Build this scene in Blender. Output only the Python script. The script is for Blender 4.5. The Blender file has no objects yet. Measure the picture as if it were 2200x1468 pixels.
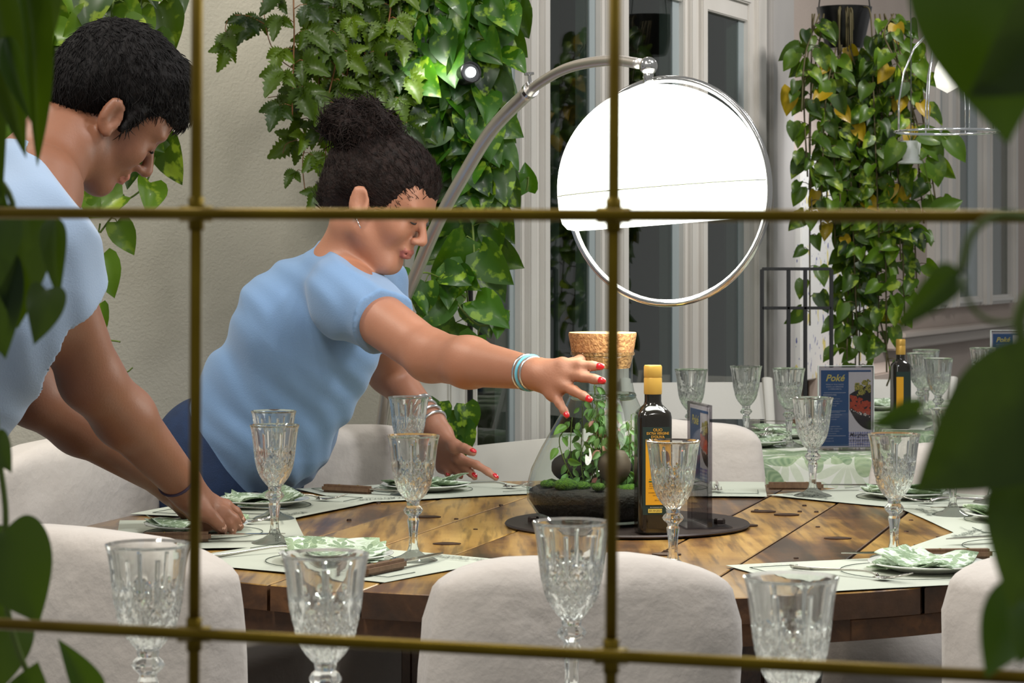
import bpy, bmesh, math, random
import numpy as np
from mathutils import Vector, Matrix, noise as mnoise
R = math.radians
sc = bpy.context.scene
COL = sc.collection
random.seed(7)
RNG = np.random.RandomState(7)
# ---------------------------------------------------------------- camera, world, lights, exposure
FPX = 85 / 36 * 2200          # focal length in pixels of the 2200 wide frame
HOR = 555                     # row of the horizon
CZ = 1.18                     # eye height
TZ = .75                      # table height
cam = bpy.data.cameras.new('camera'); camo = bpy.data.objects.new('camera', cam); COL.objects.link(camo)
camo.location = (0, 0, CZ); camo.rotation_euler = (R(90), 0, 0)
cam.lens = 85; cam.sensor_width = 36; cam.shift_y = -(734 - HOR) / 2200
cam.clip_start = .05; cam.clip_end = 60
cam.dof.use_dof = True; cam.dof.focus_distance = 3.85; cam.dof.aperture_fstop = 20
sc.camera = camo
W = bpy.data.worlds.new('world'); sc.world = W; W.use_nodes = True
W.node_tree.nodes['Background'].inputs[0].default_value = (.93, .94, .92, 1)
W.node_tree.nodes['Background'].inputs[1].default_value = .30
sc.view_settings.view_transform = 'Standard'; sc.view_settings.look = 'None'
sc.view_settings.gamma = 1; sc.view_settings.exposure = 0
sc.cycles.max_bounces = 12; sc.cycles.transmission_bounces = 10; sc.cycles.glossy_bounces = 5; sc.cycles.diffuse_bounces = 3
sc.cycles.transparent_max_bounces = 12
sc.cycles.caustics_reflective = False; sc.cycles.caustics_refractive = True; sc.cycles.blur_glossy = 0
sc.cycles.sample_clamp_indirect = 7
def lamp(name, kind, loc, energy, size=.3, col=(1, 1, 1), target=None, spot=60, blend=.6):
    l = bpy.data.lights.new(name, kind); l.energy = energy; l.color = col
    if kind == 'AREA': l.shape = 'DISK'; l.size = size
    elif kind == 'SPOT': l.spot_size = R(spot); l.spot_blend = blend; l.shadow_soft_size = size
    else: l.shadow_soft_size = size
    o = bpy.data.objects.new(name, l); COL.objects.link(o); o.location = loc
    if target is not None: o.rotation_euler = (Vector(target) - Vector(loc)).to_track_quat('-Z', 'Y').to_euler()
    return o
lamp('ceiling_lamp_light', 'AREA', (-.9, 2.2, 2.75), 27, .5, (1, .95, .87), (-.3, 3.9, .7))
lamp('ceiling_lamp_light', 'AREA', (1.3, 3.2, 2.75), 30, .4, (.95, .97, 1), (.6, 4.2, .7))
lamp('ceiling_lamp_light', 'AREA', (1.9, 6.2, 2.7), 34, .3, (1, .97, .93), (1.2, 7.2, .9))
lamp('wall_wash_light', 'AREA', (-1.3, 4.2, 2.6), 22, .4, (1, .95, .84), (-1.2, 5.6, 1.1))
lamp('arc_lamp_light', 'POINT', (.24, 3.75, 1.13), 7, .12, (.98, 1, .93))
lamp('foliage_spot_light', 'SPOT', (-.17, 5.0, 1.62), 2.2, .03, (1, 1, .95), (-.05, 5.35, .9), 120)
for q_ in ((-.5, 3.0, 2.6), (.45, 3.3, 2.65), (-.2, 1.5, 2.6), (.9, 1.7, 2.6), (.1, 4.9, 2.7)): lamp('sparkle_light', 'AREA', q_, 5, .09, (1, .97, .92), (q_[0], q_[1] + .3, 0))  # small unseen lights, added to put sparkle on the goblets
lamp('corner_spot_light', 'SPOT', (1.22, 7.55, 2.15), 42, .05, (.95, .97, 1), (1.12, 8.1, 1.05), 62)

# ---------------------------------------------------------------- helpers
def lin(c):
    return tuple(((x / 255) / 12.92 if x / 255 <= .04045 else ((x / 255 + .055) / 1.055) ** 2.4) for x in c) + (1,)
def P(x, y, Y):               # the point at depth Y that the photograph shows at column x, row y
    return Vector(((x - 1100) / FPX * Y, Y, CZ - (y - HOR) / FPX * Y))
def T(x, y, z=TZ):            # the point on a level plane of height z
    Y = FPX * (CZ - z) / (y - HOR); return P(x, y, Y)
ORG = {}
def place(name, data, parent=None, loc=(0, 0, 0)):
    o = bpy.data.objects.new(name, data); COL.objects.link(o)
    if parent is not None: o.parent = parent
    else: o.location = loc
    return o
def thing(name, label, cat, loc=(0, 0, 0), group=None):
    o = place(name, None, None, loc); o.empty_display_size = .05
    o['label'] = label; o['category'] = cat
    if group: o['group'] = group
    ORG[o.name] = Vector(loc)
    return o
def tag(o, label=None, cat=None, group=None, kind=None):
    if label: o['label'] = label
    if cat: o['category'] = cat
    if group: o['group'] = group
    if kind: o['kind'] = kind
    return o
class MB:
    def __init__(s): s.v = []; s.f = []; s.m = []; s.uv = None; s.c = None
    def add(s, vs, fs, m=0):
        n = len(s.v); s.v += [tuple(p) for p in vs]; s.f += [tuple(n + i for i in f) for f in fs]; s.m += [m] * len(fs)
    def box(s, c, d, M=None, m=0, bev=0):
        bm = bmesh.new(); bmesh.ops.create_cube(bm, size=1)
        for v in bm.verts: v.co = Vector((v.co.x * d[0], v.co.y * d[1], v.co.z * d[2]))
        if bev: bmesh.ops.bevel(bm, geom=bm.edges[:] , offset=bev, segments=2, affect='EDGES')
        bm.verts.ensure_lookup_table()
        vs = [(M @ v.co if M else v.co) + Vector(c) for v in bm.verts]
        s.add(vs, [[v.index for v in f.verts] for f in bm.faces], m); bm.free(); return s
    def tube(s, pts, r, n=8, m=0, cap=True, flat=1, closed=False):
        pts = [Vector(p) for p in pts]; N = len(pts)
        rr = list(r) if hasattr(r, '__len__') else [r] * N
        up = None; vs = []
        for i, p in enumerate(pts):
            if closed: t = (pts[(i + 1) % N] - pts[i - 1]).normalized()
            else: t = (pts[min(i + 1, N - 1)] - pts[max(i - 1, 0)]).normalized()
            if up is None: up = t.orthogonal().normalized()
            up = (up - t * up.dot(t)).normalized(); b = t.cross(up)
            for k in range(n):
                a = 2 * math.pi * k / n; vs.append(p + (up * math.cos(a) + b * math.sin(a) * flat) * rr[i])
        fs = []
        for i in range(N if closed else N - 1):
            j = (i + 1) % N
            for k in range(n): fs.append((i * n + k, i * n + (k + 1) % n, j * n + (k + 1) % n, j * n + k))
        if cap and not closed: fs += [tuple(range(n))[::-1], tuple((N - 1) * n + k for k in range(n))]
        s.add(vs, fs, m); return s
    def lathe(s, prof, c=(0, 0, 0), n=24, m=0, M=None, rf=None):
        c = Vector(c); vs = []; fs = []; L = len(prof)
        for i, (r, z) in enumerate(prof):
            for k in range(n):
                a = 2 * math.pi * k / n; q = rf(r, z, a, i) if rf else r
                p = Vector((q * math.cos(a), q * math.sin(a), z)); vs.append((M @ p if M else p) + c)
        for i in range(L - 1):
            for k in range(n): fs.append((i * n + k, i * n + (k + 1) % n, (i + 1) * n + (k + 1) % n, (i + 1) * n + k))
        if prof[0][0] > 1e-6: fs.append(tuple(range(n))[::-1])
        if prof[-1][0] > 1e-6: fs.append(tuple((L - 1) * n + k for k in range(n)))
        s.add(vs, fs, m); return s
    def build(s, name, mats, parent=None, smooth=False, loc=(0, 0, 0), kind=None):
        me = bpy.data.meshes.new(name)
        org = ORG.get(parent.name, Vector((0, 0, 0))) if parent is not None else Vector(loc)
        a = np.array(s.v, dtype=float) - np.array(org)
        me.from_pydata(a.tolist(), [], s.f)
        mats = mats if isinstance(mats, (list, tuple)) else [mats]
        for x in mats: me.materials.append(x)
        if len(mats) > 1: me.polygons.foreach_set('material_index', s.m)
        if smooth: me.polygons.foreach_set('use_smooth', [True] * len(me.polygons))
        if s.uv:
            u = me.uv_layers.new(name='UVMap'); k = 0
            for poly in me.polygons:
                for li in poly.loop_indices: u.data[li].uv = s.uv[me.loops[li].vertex_index]
        if s.c is not None:
            at = me.color_attributes.new('tint', 'FLOAT_COLOR', 'POINT'); at.data.foreach_set('color', np.array(s.c, dtype='f').ravel())
        me.update()
        o = place(name, me, parent, org if parent is None else (0, 0, 0)); ORG[o.name] = org
        if smooth and smooth is not True:
            me.set_sharp_from_angle(angle=R(smooth))
        if kind: o['kind'] = kind
        return o
def dup(root, loc, rotz=0, label=None, group=None, scale=None):
    r = root.copy(); COL.objects.link(r); r.location = loc; r.rotation_euler = (0, 0, rotz)
    if scale: r.scale = (scale,) * 3
    if label: r['label'] = label
    if group: r['group'] = group
    for ch in list(root.children):
        c = ch.copy(); COL.objects.link(c); c.parent = r
        for g in list(ch.children):
            d = g.copy(); COL.objects.link(d); d.parent = c
    return r
class Proto:                  # the first placement moves the prototype itself, later ones copy it
    def __init__(s, make): s.make = make; s.o = None; s.used = False
    def put(s, loc, rotz=0, label=None, group=None, scale=None):
        if s.o is None: s.o = s.make()
        if not s.used:
            s.used = True; r = s.o; r.location = loc; r.rotation_euler = (0, 0, rotz)
            if scale: r.scale = (scale,) * 3
            if label: r['label'] = label
            if group: r['group'] = group
            return r
        return dup(s.o, loc, rotz, label, group, scale or 1)
def text_part(name, s, size, M, m, parent, shear=0, align='CENTER', thick=0, sx=1, offset=0):
    cu = bpy.data.curves.new('t', 'FONT'); cu.body = s; cu.size = size; cu.align_x = align; cu.align_y = 'CENTER'
    cu.shear = shear; cu.extrude = thick; cu.resolution_u = 3; cu.offset = offset
    o = bpy.data.objects.new('t', cu); COL.objects.link(o)
    bpy.context.view_layer.update()
    me = bpy.data.meshes.new_from_object(o.evaluated_get(bpy.context.evaluated_depsgraph_get()))
    bpy.data.objects.remove(o); me.materials.clear(); me.materials.append(m)
    me.transform(Matrix.Diagonal((sx, 1, 1, 1))); me.transform(M)
    org = ORG.get(parent.name, Vector()); me.transform(Matrix.Translation(-org))
    o = place(name, me, parent); ORG[o.name] = org
    return o
def frame(o, x, y, z=None):   # matrix with columns x, y, z at o
    x = Vector(x).normalized(); y = Vector(y).normalized(); z = x.cross(y).normalized() if z is None else Vector(z)
    return Matrix(((x.x, y.x, z.x, o[0]), (x.y, y.y, z.y, o[1]), (x.z, y.z, z.z, o[2]), (0, 0, 0, 1)))
def spline(pts, n=8):         # Catmull-Rom through the points
    pts = [Vector(p) for p in pts]; out = []
    q = [pts[0] * 2 - pts[1]] + pts + [pts[-1] * 2 - pts[-2]]
    for i in range(1, len(q) - 2):
        for k in range(n):
            t = k / n; a, b, c, d = q[i - 1:i + 3]
            out.append(.5 * ((2 * b) + (c - a) * t + (2 * a - 5 * b + 4 * c - d) * t * t + (3 * b - a - 3 * c + d) * t ** 3))
    out.append(pts[-1]); return out

# ---------------------------------------------------------------- materials
MATS = {}
def new_mat(name):
    m = bpy.data.materials.new(name); m.use_nodes = True; nt = m.node_tree
    return m, nt, nt.nodes['Principled BSDF']
def mat(name, col, rough=.5, metal=0., noise=None, bump=None, trans=0., ior=None, emis=None, sss=0., coat=0., alpha=None, spec=None, sheen=0., stretch=(1, 1, 1)):
    if name in MATS: return MATS[name]
    m, nt, b = new_mat(name); N = nt.nodes; L = nt.links
    c = lin(col); b.inputs['Base Color'].default_value = c; b.inputs['Roughness'].default_value = rough; b.inputs['Metallic'].default_value = metal
    b.inputs['Transmission Weight'].default_value = trans
    if ior: b.inputs['IOR'].default_value = ior
    if spec is not None: b.inputs['Specular IOR Level'].default_value = spec
    if sss: b.inputs['Subsurface Weight'].default_value = sss; b.inputs['Subsurface Radius'].default_value = (.012, .005, .003); b.inputs['Subsurface Scale'].default_value = 1
    if coat: b.inputs['Coat Weight'].default_value = coat; b.inputs['Coat Roughness'].default_value = .15
    if sheen: b.inputs['Sheen Weight'].default_value = sheen
    if emis: b.inputs['Emission Color'].default_value = lin(emis[0]); b.inputs['Emission Strength'].default_value = emis[1]
    if alpha is not None: b.inputs['Alpha'].default_value = alpha
    if noise or bump:
        tc = N.new('ShaderNodeTexCoord'); mp = N.new('ShaderNodeMapping'); mp.inputs['Scale'].default_value = stretch; L.new(tc.outputs['Object'], mp.inputs[0])
    if noise:
        n = N.new('ShaderNodeTexNoise'); n.inputs['Scale'].default_value = noise[0]; n.inputs['Detail'].default_value = 6; L.new(mp.outputs[0], n.inputs['Vector'])
        r = N.new('ShaderNodeValToRGB'); r.color_ramp.elements[0].position = .5 - noise[2]; r.color_ramp.elements[1].position = .5 + noise[2]
        r.color_ramp.elements[0].color = c; r.color_ramp.elements[1].color = lin(noise[1]); L.new(n.outputs[0], r.inputs[0]); L.new(r.outputs[0], b.inputs['Base Color'])
    if bump:
        n = N.new('ShaderNodeTexNoise'); n.inputs['Scale'].default_value = bump[0]; n.inputs['Detail'].default_value = 5; L.new(mp.outputs[0], n.inputs['Vector'])
        u = N.new('ShaderNodeBump'); u.inputs['Strength'].default_value = bump[1]; u.inputs['Distance'].default_value = bump[2] if len(bump) > 2 else .01
        L.new(n.outputs[0], u.inputs['Height']); L.new(u.outputs[0], b.inputs['Normal'])
    MATS[name] = m; return m
class NT:                     # small node helper
    def __init__(s, nt): s.nt = nt
    def n(s, t, **k):
        x = s.nt.nodes.new('ShaderNode' + t)
        for a, v in k.items(): setattr(x, a, v)
        return x
    def l(s, a, b): s.nt.links.new(a, b)
    def math(s, op, a, b=None, c=None):
        x = s.n('Math', operation=op)
        for i, v in enumerate((a, b, c)):
            if v is None: continue
            if hasattr(v, 'links'): s.l(v, x.inputs[i])
            else: x.inputs[i].default_value = v
        return x.outputs[0]
    def mix(s, f, a, b, bt='MIX'):
        x = s.n('Mix', data_type='RGBA', blend_type=bt)
        for i, v in ((0, f), (6, a), (7, b)):
            if hasattr(v, 'links'): s.l(v, x.inputs[i])
            else: x.inputs[i].default_value = v
        return x.outputs[2]
    def ramp(s, f, stops):
        x = s.n('ValToRGB'); cr = x.color_ramp; s.l(f, x.inputs[0])
        while len(cr.elements) < len(stops): cr.elements.new(.5)
        for e, (p, c) in zip(cr.elements, stops): e.position = p; e.color = c
        return x.outputs[0]
def leaf_print(name, scale, bg=(206, 208, 198), rough=.75):   # cloth printed with green rosettes and palms
    m, nt, b = new_mat(name); h = NT(nt); b.inputs['Roughness'].default_value = rough
    uv = h.n('UVMap').outputs[0]; sca = h.n('VectorMath', operation='SCALE'); h.l(uv, sca.inputs[0]); sca.inputs['Scale'].default_value = scale
    prev = None
    for k, (off, cnt) in enumerate(((0, 5), (7.3, 11), (3.1, 7))):
        ad = h.n('VectorMath', operation='ADD'); h.l(sca.outputs[0], ad.inputs[0]); ad.inputs[1].default_value = (off, off * .7, 0)
        vo = h.n('TexVoronoi', voronoi_dimensions='2D'); vo.inputs['Scale'].default_value = 1; vo.inputs['Randomness'].default_value = .75; h.l(ad.outputs[0], vo.inputs['Vector'])
        sub = h.n('VectorMath', operation='SUBTRACT'); h.l(ad.outputs[0], sub.inputs[0]); h.l(vo.outputs['Position'], sub.inputs[1])
        sp = h.n('SeparateXYZ'); h.l(sub.outputs[0], sp.inputs[0]); sc_ = h.n('SeparateXYZ'); h.l(vo.outputs['Color'], sc_.inputs[0])
        ang = h.math('ADD', h.math('ARCTAN2', sp.outputs[1], sp.outputs[0]), h.math('MULTIPLY', sc_.outputs[0], 6.28))
        r = vo.outputs['Distance']
        pet = h.math('POWER', h.math('ABSOLUTE', h.math('COSINE', h.math('MULTIPLY', ang, cnt / 2))), .7)
        mask = h.math('MULTIPLY', h.math('LESS_THAN', r, h.math('MULTIPLY', pet, .56)), h.math('GREATER_THAN', sc_.outputs[1], .12))
        vein = h.math('MULTIPLY_ADD', h.math('SINE', h.math('MULTIPLY_ADD', pet, 14, h.math('MULTIPLY', r, 60))), .3, .5)
        colr = h.mix(h.math('MULTIPLY', vein, .6), (lin((92, 124, 76)), lin((150, 168, 126)), lin((84, 116, 82)))[k], lin((172, 188, 150)))
        base = prev if prev is not None else lin(bg)
        prev = h.mix(h.math('MULTIPLY', mask, (.8, .4, .85)[k]), base, colr)
    h.l(prev, b.inputs['Base Color']); return m
def wood_mat(name, top=True):
    m, nt, b = new_mat(name); h = NT(nt)
    tc = h.n('TexCoord'); oi = h.n('Attribute'); oi.attribute_name = 'tint'
    ad = h.n('VectorMath', operation='ADD'); h.l(tc.outputs['Object'], ad.inputs[0])
    sc2 = h.n('VectorMath', operation='SCALE'); h.l(oi.outputs['Color'], sc2.inputs[0]); sc2.inputs['Scale'].default_value = 9; h.l(sc2.outputs[0], ad.inputs[1])
    mp = h.n('Mapping'); mp.inputs['Rotation'].default_value = (0, 0, R(GRAIN)); mp.inputs['Scale'].default_value = (14, 1.3, 14); h.l(ad.outputs[0], mp.inputs[0])
    n1 = h.n('TexNoise'); n1.inputs['Scale'].default_value = 1; n1.inputs['Detail'].default_value = 8; n1.inputs['Distortion'].default_value = 1.2; h.l(mp.outputs[0], n1.inputs['Vector'])
    n2 = h.n('TexNoise'); n2.inputs['Scale'].default_value = 5; n2.inputs['Detail'].default_value = 6; n2.inputs['Roughness'].default_value = .65; h.l(ad.outputs[0], n2.inputs['Vector'])
    mp3 = h.n('Mapping'); mp3.inputs['Rotation'].default_value = (0, 0, R(GRAIN)); mp3.inputs['Scale'].default_value = (70, 5, 70); h.l(ad.outputs[0], mp3.inputs[0])
    n3 = h.n('TexNoise'); n3.inputs['Scale'].default_value = 1; n3.inputs['Detail'].default_value = 4; h.l(mp3.outputs[0], n3.inputs['Vector'])
    sep = h.n('SeparateColor'); h.l(oi.outputs['Color'], sep.inputs[0])
    if top: st = ((.31, lin((52, 32, 14))), (.41, lin((104, 68, 32))), (.50, lin((158, 117, 54))), (.64, lin((194, 154, 84))))
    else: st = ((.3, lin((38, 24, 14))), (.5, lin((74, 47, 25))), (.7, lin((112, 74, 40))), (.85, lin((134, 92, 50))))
    f = h.math('ADD', h.math('MULTIPLY', n1.outputs[0], .62), h.math('MULTIPLY', n2.outputs[0], .38))
    f = h.math('ADD', f, h.math('MULTIPLY_ADD', sep.outputs[0], .14, -.07))
    c = h.ramp(f, st)
    c = h.mix(h.math('MULTIPLY', h.ramp(n3.outputs[0], ((.35, (1, 1, 1, 1)), (.5, (0, 0, 0, 1)))), .6), c, lin((60, 36, 16)))
    h.l(c, b.inputs['Base Color'])
    b.inputs['Roughness'].default_value = .38 if top else .6; b.inputs['Coat Weight'].default_value = .5 if top else .1; b.inputs['Coat Roughness'].default_value = .18
    bp = h.n('Bump'); bp.inputs['Strength'].default_value = .35; bp.inputs['Distance'].default_value = .003; h.l(n3.outputs[0], bp.inputs['Height']); h.l(bp.outputs[0], b.inputs['Normal'])
    return m
def foliage_mat(name, c1, c2, varieg=None, rough=.42, trl=.3):
    m, nt, b = new_mat(name); h = NT(nt)
    at = h.n('Attribute'); at.attribute_name = 'tint'; sep = h.n('SeparateColor'); h.l(at.outputs['Color'], sep.inputs[0])
    c = h.mix(sep.outputs[0], lin(c1), lin(c2))
    if varieg:
        tc = h.n('TexCoord'); mp = h.n('Mapping'); mp.inputs['Scale'].default_value = (1, 1, 1); h.l(tc.outputs['Object'], mp.inputs[0])
        n = h.n('TexNoise'); n.inputs['Scale'].default_value = varieg[1]; n.inputs['Detail'].default_value = 5; h.l(mp.outputs[0], n.inputs['Vector'])
        f = h.math('MULTIPLY', h.ramp(n.outputs[0], ((.55, (0, 0, 0, 1)), (.62, (1, 1, 1, 1)))), sep.outputs[1])
        c = h.mix(f, c, lin(varieg[0]))
    c = h.mix(h.ramp(sep.outputs[2], ((.5, (0, 0, 0, 1)), (.9, (1, 1, 1, 1)))), c, lin((160, 132, 16)))
    h.l(c, b.inputs['Base Color']); b.inputs['Roughness'].default_value = rough; b.inputs['Specular IOR Level'].default_value = .38; b.inputs['Coat Weight'].default_value = .04
    tr = h.n('BsdfTranslucent'); h.l(h.mix(.5, c, lin((150, 190, 30))), tr.inputs[0])
    mx = h.n('MixShader'); mx.inputs[0].default_value = trl; h.l(b.outputs[0], mx.inputs[1]); h.l(tr.outputs[0], mx.inputs[2])
    h.l(mx.outputs[0], nt.nodes['Material Output'].inputs[0]); return m

M_white = mat('white_paint', (205, 202, 194), .45, bump=(40, .05))
M_frame = mat('frame_paint', (212, 208, 202), .4, noise=(3, (196, 190, 182), .25))
M_edge = mat('frosted_edge', (150, 160, 162), .35)
M_wallgrey = mat('plaster_grey', (186, 181, 166), .8, noise=(1.6, (168, 164, 152), .22), bump=(160, .5, .004))
M_wallpink = mat('plaster_pink', (184, 170, 160), .8, noise=(2.2, (170, 155, 146), .3), bump=(120, .2))
M_brass = mat('brass', (128, 108, 34), .42, 1.0, noise=(30, (100, 80, 24), .3))
M_chrome = mat('chrome', (205, 203, 200), .16, 1.0)
M_brushed = mat('brushed_steel', (206, 200, 194), .36, 1.0)
M_black = mat('black_metal', (22, 22, 24), .45)
M_blackp = mat('black_plastic', (14, 14, 15), .3)
M_cork = mat('cork', (182, 134, 82), .85, noise=(160, (128, 84, 48), .22), bump=(200, .6))
M_corktop = mat('cork_top', (226, 204, 158), .8, noise=(90, (208, 178, 128), .2))
M_cover = mat('cover_cloth', (208, 200, 192), .9, noise=(7, (198, 189, 180), .3), bump=(38, .5, .006), sheen=.2)
M_paper = mat('paper', (186, 190, 174), .85, noise=(3, (180, 184, 170), .3))
M_ink = mat('ink', (62, 72, 62), .8)
M_plate = mat('plate', (226, 227, 220), .25, coat=.4)
M_steel = mat('cutlery_steel', (200, 195, 188), .2, 1.0)
M_handle = mat('handle_wood', (118, 90, 66), .55, noise=(60, (92, 66, 46), .25), stretch=(1, 6, 1))
def glass_mat(name, col, ior=1.5, rough=0., clear=.10):
    m = bpy.data.materials.new(name); m.use_nodes = True; nt = m.node_tree; h = NT(nt)
    g = h.n('BsdfGlass'); g.inputs['Color'].default_value = lin(col); g.inputs['IOR'].default_value = ior; g.inputs['Roughness'].default_value = rough
    t = h.n('BsdfTransparent'); mx = h.n('MixShader'); mx.inputs[0].default_value = clear; h.l(g.outputs[0], mx.inputs[1]); h.l(t.outputs[0], mx.inputs[2])
    h.l(mx.outputs[0], nt.nodes['Material Output'].inputs[0]); return m
def pane_mat(name, refl, tint):   # a thin flat sheet of glass: it passes light and mirrors a little of the room
    m = bpy.data.materials.new(name); m.use_nodes = True; nt = m.node_tree; h = NT(nt)
    t = h.n('BsdfTransparent'); t.inputs[0].default_value = lin(tint); g = h.n('BsdfGlossy'); g.inputs['Roughness'].default_value = .02
    f = h.n('LayerWeight'); f.inputs[0].default_value = .5; mx = h.n('MixShader'); h.l(h.math('MULTIPLY_ADD', h.math('POWER', f.outputs[1], 4.0), refl, .025), mx.inputs[0]); h.l(t.outputs[0], mx.inputs[1]); h.l(g.outputs[0], mx.inputs[2])
    h.l(mx.outputs[0], nt.nodes['Material Output'].inputs[0]); return m
M_crystal = glass_mat('crystal', (252, 253, 252), 1.5)
M_jar = pane_mat('jar_glass', .75, (238, 243, 240))
M_pane = pane_mat('window_glass', .8, (205, 212, 206))
M_acryl = pane_mat('acrylic', .4, (226, 224, 226))
M_oilglass = mat('dark_bottle_glass', (20, 16, 6), .06, coat=.6)
GRAIN = 16.5
M_wood = wood_mat('reclaimed_wood'); M_woodedge = wood_mat('reclaimed_wood_edge', False)
M_cloth = leaf_print('leaf_print_cloth', 7.5); M_napkin = leaf_print('leaf_print_napkin', 14, (218, 232, 214))
M_pothos = foliage_mat('pothos_leaf', (14, 44, 5), (52, 98, 8), ((120, 150, 34), 45), trl=.2)
M_pothosR = foliage_mat('pothos_leaf_mixed', (16, 44, 5), (76, 108, 10), ((140, 160, 44), 30), trl=.3)
M_ivy = foliage_mat('grape_ivy_leaf', (18, 42, 8), (84, 108, 18), trl=.2)
M_fg = foliage_mat('dark_pothos_leaf', (10, 32, 4), (42, 78, 8), ((96, 124, 10), 12), .5, .2)
M_stem = mat('vine_stem', (92, 112, 40), .6); M_stemr = mat('ivy_stem', (120, 78, 40), .6)
def skin_mat(name, c, c2): return mat(name, c, .48, noise=(9, c2, .3), sss=.12, bump=(300, .05))
M_skin = skin_mat('skin', (178, 124, 98), (164, 110, 84)); M_skin2 = skin_mat('skin_tan', (140, 94, 70), (126, 82, 60))
M_lip = mat('lips', (160, 92, 80), .5); M_lip2 = mat('lips_pale', (170, 108, 92), .45)
M_hair = mat('hair_black', (8, 6, 6), .7, noise=(120, (18, 13, 12), .25), bump=(260, .8, .004), stretch=(1, 1, .3), spec=.25)
M_hairb = mat('hair_brown', (16, 10, 8), .7, noise=(110, (38, 22, 17), .25), bump=(220, .8, .005), spec=.25)
M_shirt = mat('blue_tshirt', (122, 154, 192), .9, bump=(400, .12), noise=(4, (112, 144, 184), .3), sheen=.2)
M_shirt2 = mat('pale_blue_tshirt', (144, 164, 190), .9, bump=(400, .12), sheen=.2)
M_jeans = mat('jeans', (24, 48, 84), .85, noise=(40, (18, 36, 66), .3), bump=(500, .2))
M_nail = mat('red_nail', (206, 24, 34), .2, coat=.6)
M_lash = mat('lash', (22, 16, 14), .6)
# ---------------------------------------------------------------- the room
def struct(name, mb, m, parent=None, smooth=False):
    o = mb.build(name, m, parent, smooth)
    if parent is None: o['kind'] = 'structure'
    return o
m, nt, b = new_mat('stone_floor'); h = NT(nt)
tc = h.n('TexCoord'); br = h.n('TexBrick'); br.offset = .5; br.inputs['Scale'].default_value = 1.6; br.inputs['Mortar Size'].default_value = .008
br.inputs['Color1'].default_value = lin((158, 160, 160)); br.inputs['Color2'].default_value = lin((142, 144, 146)); br.inputs['Mortar'].default_value = lin((96, 96, 96)); h.l(tc.outputs['Object'], br.inputs[0])
nz = h.n('TexNoise'); nz.inputs['Scale'].default_value = 5; h.l(tc.outputs['Object'], nz.inputs['Vector'])
h.l(h.mix(h.math('MULTIPLY', nz.outputs[0], .4), br.outputs[0], lin((120, 122, 124))), b.inputs['Base Color']); b.inputs['Roughness'].default_value = .5
M_floor = m
struct('floor', MB().box((.5, 6, -.05), (9, 16, .1)), M_floor)
# the window wall leaves the corner at CO and runs away to the right
CO = Vector((-.13, 5.5, 0)); WD = Vector((.443, 1, 0)).normalized(); WN = Vector((WD.y, -WD.x, 0))
WM = Matrix(((WD.x, WN.x, 0), (WD.y, WN.y, 0), (0, 0, 1)))       # local x along the wall, y out into the room
def tw(px): return (2.567 / (.443 - (px - 1100) / FPX) - 5.5) * WD.y ** -1
def wbox(mb, t0, t1, y0, y1, z0, z1, m=0, bev=0):
    c = WM @ Vector(((t0 + t1) / 2, (y0 + y1) / 2, (z0 + z1) / 2)) + CO
    return mb.box(c, (t1 - t0, y1 - y0, z1 - z0), WM, m, bev)
def wbar(mb, t0, t1, z0, z1, y=0, m=0):                          # a moulded frame member, two steps deep
    wbox(mb, t0, t1, -.03, .012 + y, z0, z1, m, .003)
    w = t1 - t0; hh = z1 - z0
    if w < hh: wbox(mb, t0 + w * .28, t1 - w * .28, 0, .026 + y, z0, z1, m, .004)
    else: wbox(mb, t0, t1, 0, .026 + y, z0 + hh * .3, z1 - hh * .3, m, .004)
t_end = 7.3
w = MB()
wbox(w, 0, t_end, -.12, -.02, 2.1, 3.3)                          # above the openings
wbox(w, tw(1641), tw(2004), -.12, -.02, 0, 2.1)                  # between doors and windows
wbox(w, tw(2004), t_end, -.12, -.02, 0, .98); wbox(w, tw(2178), t_end, -.12, -.02, .98, 2.1)
struct('wall_right', w, M_wallpink)
w = MB(); w.box((-2.10, 5.56, 1.6), (3.94, .1, 3.4)); struct('wall_left', w, M_wallgrey)
w = MB(); w.box((-.175, 5.495, 1.6), (.135, .04, 3.4), None, 0, .004); w.box((-.128, 5.50, 1.6), (.03, .075, 3.4), None, 0, .006); struct('trim_1', w, mat('pilaster_paint', (214, 212, 204), .5))
def door(n, x0, x1, z0, z1, edge, label_bottom=0):
    r = place('door_%d' % n, None); r['kind'] = 'structure'; ORG[r.name] = Vector()
    f = MB(); (a0, a1), (b0, b1) = x0, x1
    wbar(f, tw(a0), tw(a1), 0, 2.1); wbar(f, tw(b0), tw(b1), 0, 2.1)
    wbar(f, tw(a1), tw(b0), z1, 2.08, -.004); wbar(f, tw(a1), tw(b0), 0, z0, -.004)
    f.build('door_frame', M_frame, r)
    e = MB(); wbox(e, tw(edge[0]), tw(edge[1]), -.045, -.005, z0, z1); e.build('rebate', M_edge, r)
    p = MB(); wbox(p, tw(a1), tw(b0), -.012, -.008, z0, z1); p.build('pane', M_pane, r)
door(1, (996, 1008), (1110, 1141), .32, 1.93, (1099, 1110))
door(2, (1142, 1170), (1283, 1311), .32, 1.92, (1270, 1283))
door(3, (1312, 1340), (1462, 1484), .32, 1.91, (1448, 1462))
door(4, (1485, 1510), (1601, 1640), .32, 1.905, (1590, 1601))
f = MB(); wbox(f, tw(1641), tw(1652), -.02, .03, 0, 2.6, 0, .006); wbox(f, tw(1655), tw(1674), -.02, .018, 0, 2.6, 0, .006); wbox(f, tw(1677), tw(1700), -.02, .01, 0, 2.6, 0, .004)
struct('trim_2', f, mat('grey_trim', (176, 172, 168), .5, noise=(4, (164, 160, 157), .3)))
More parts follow.
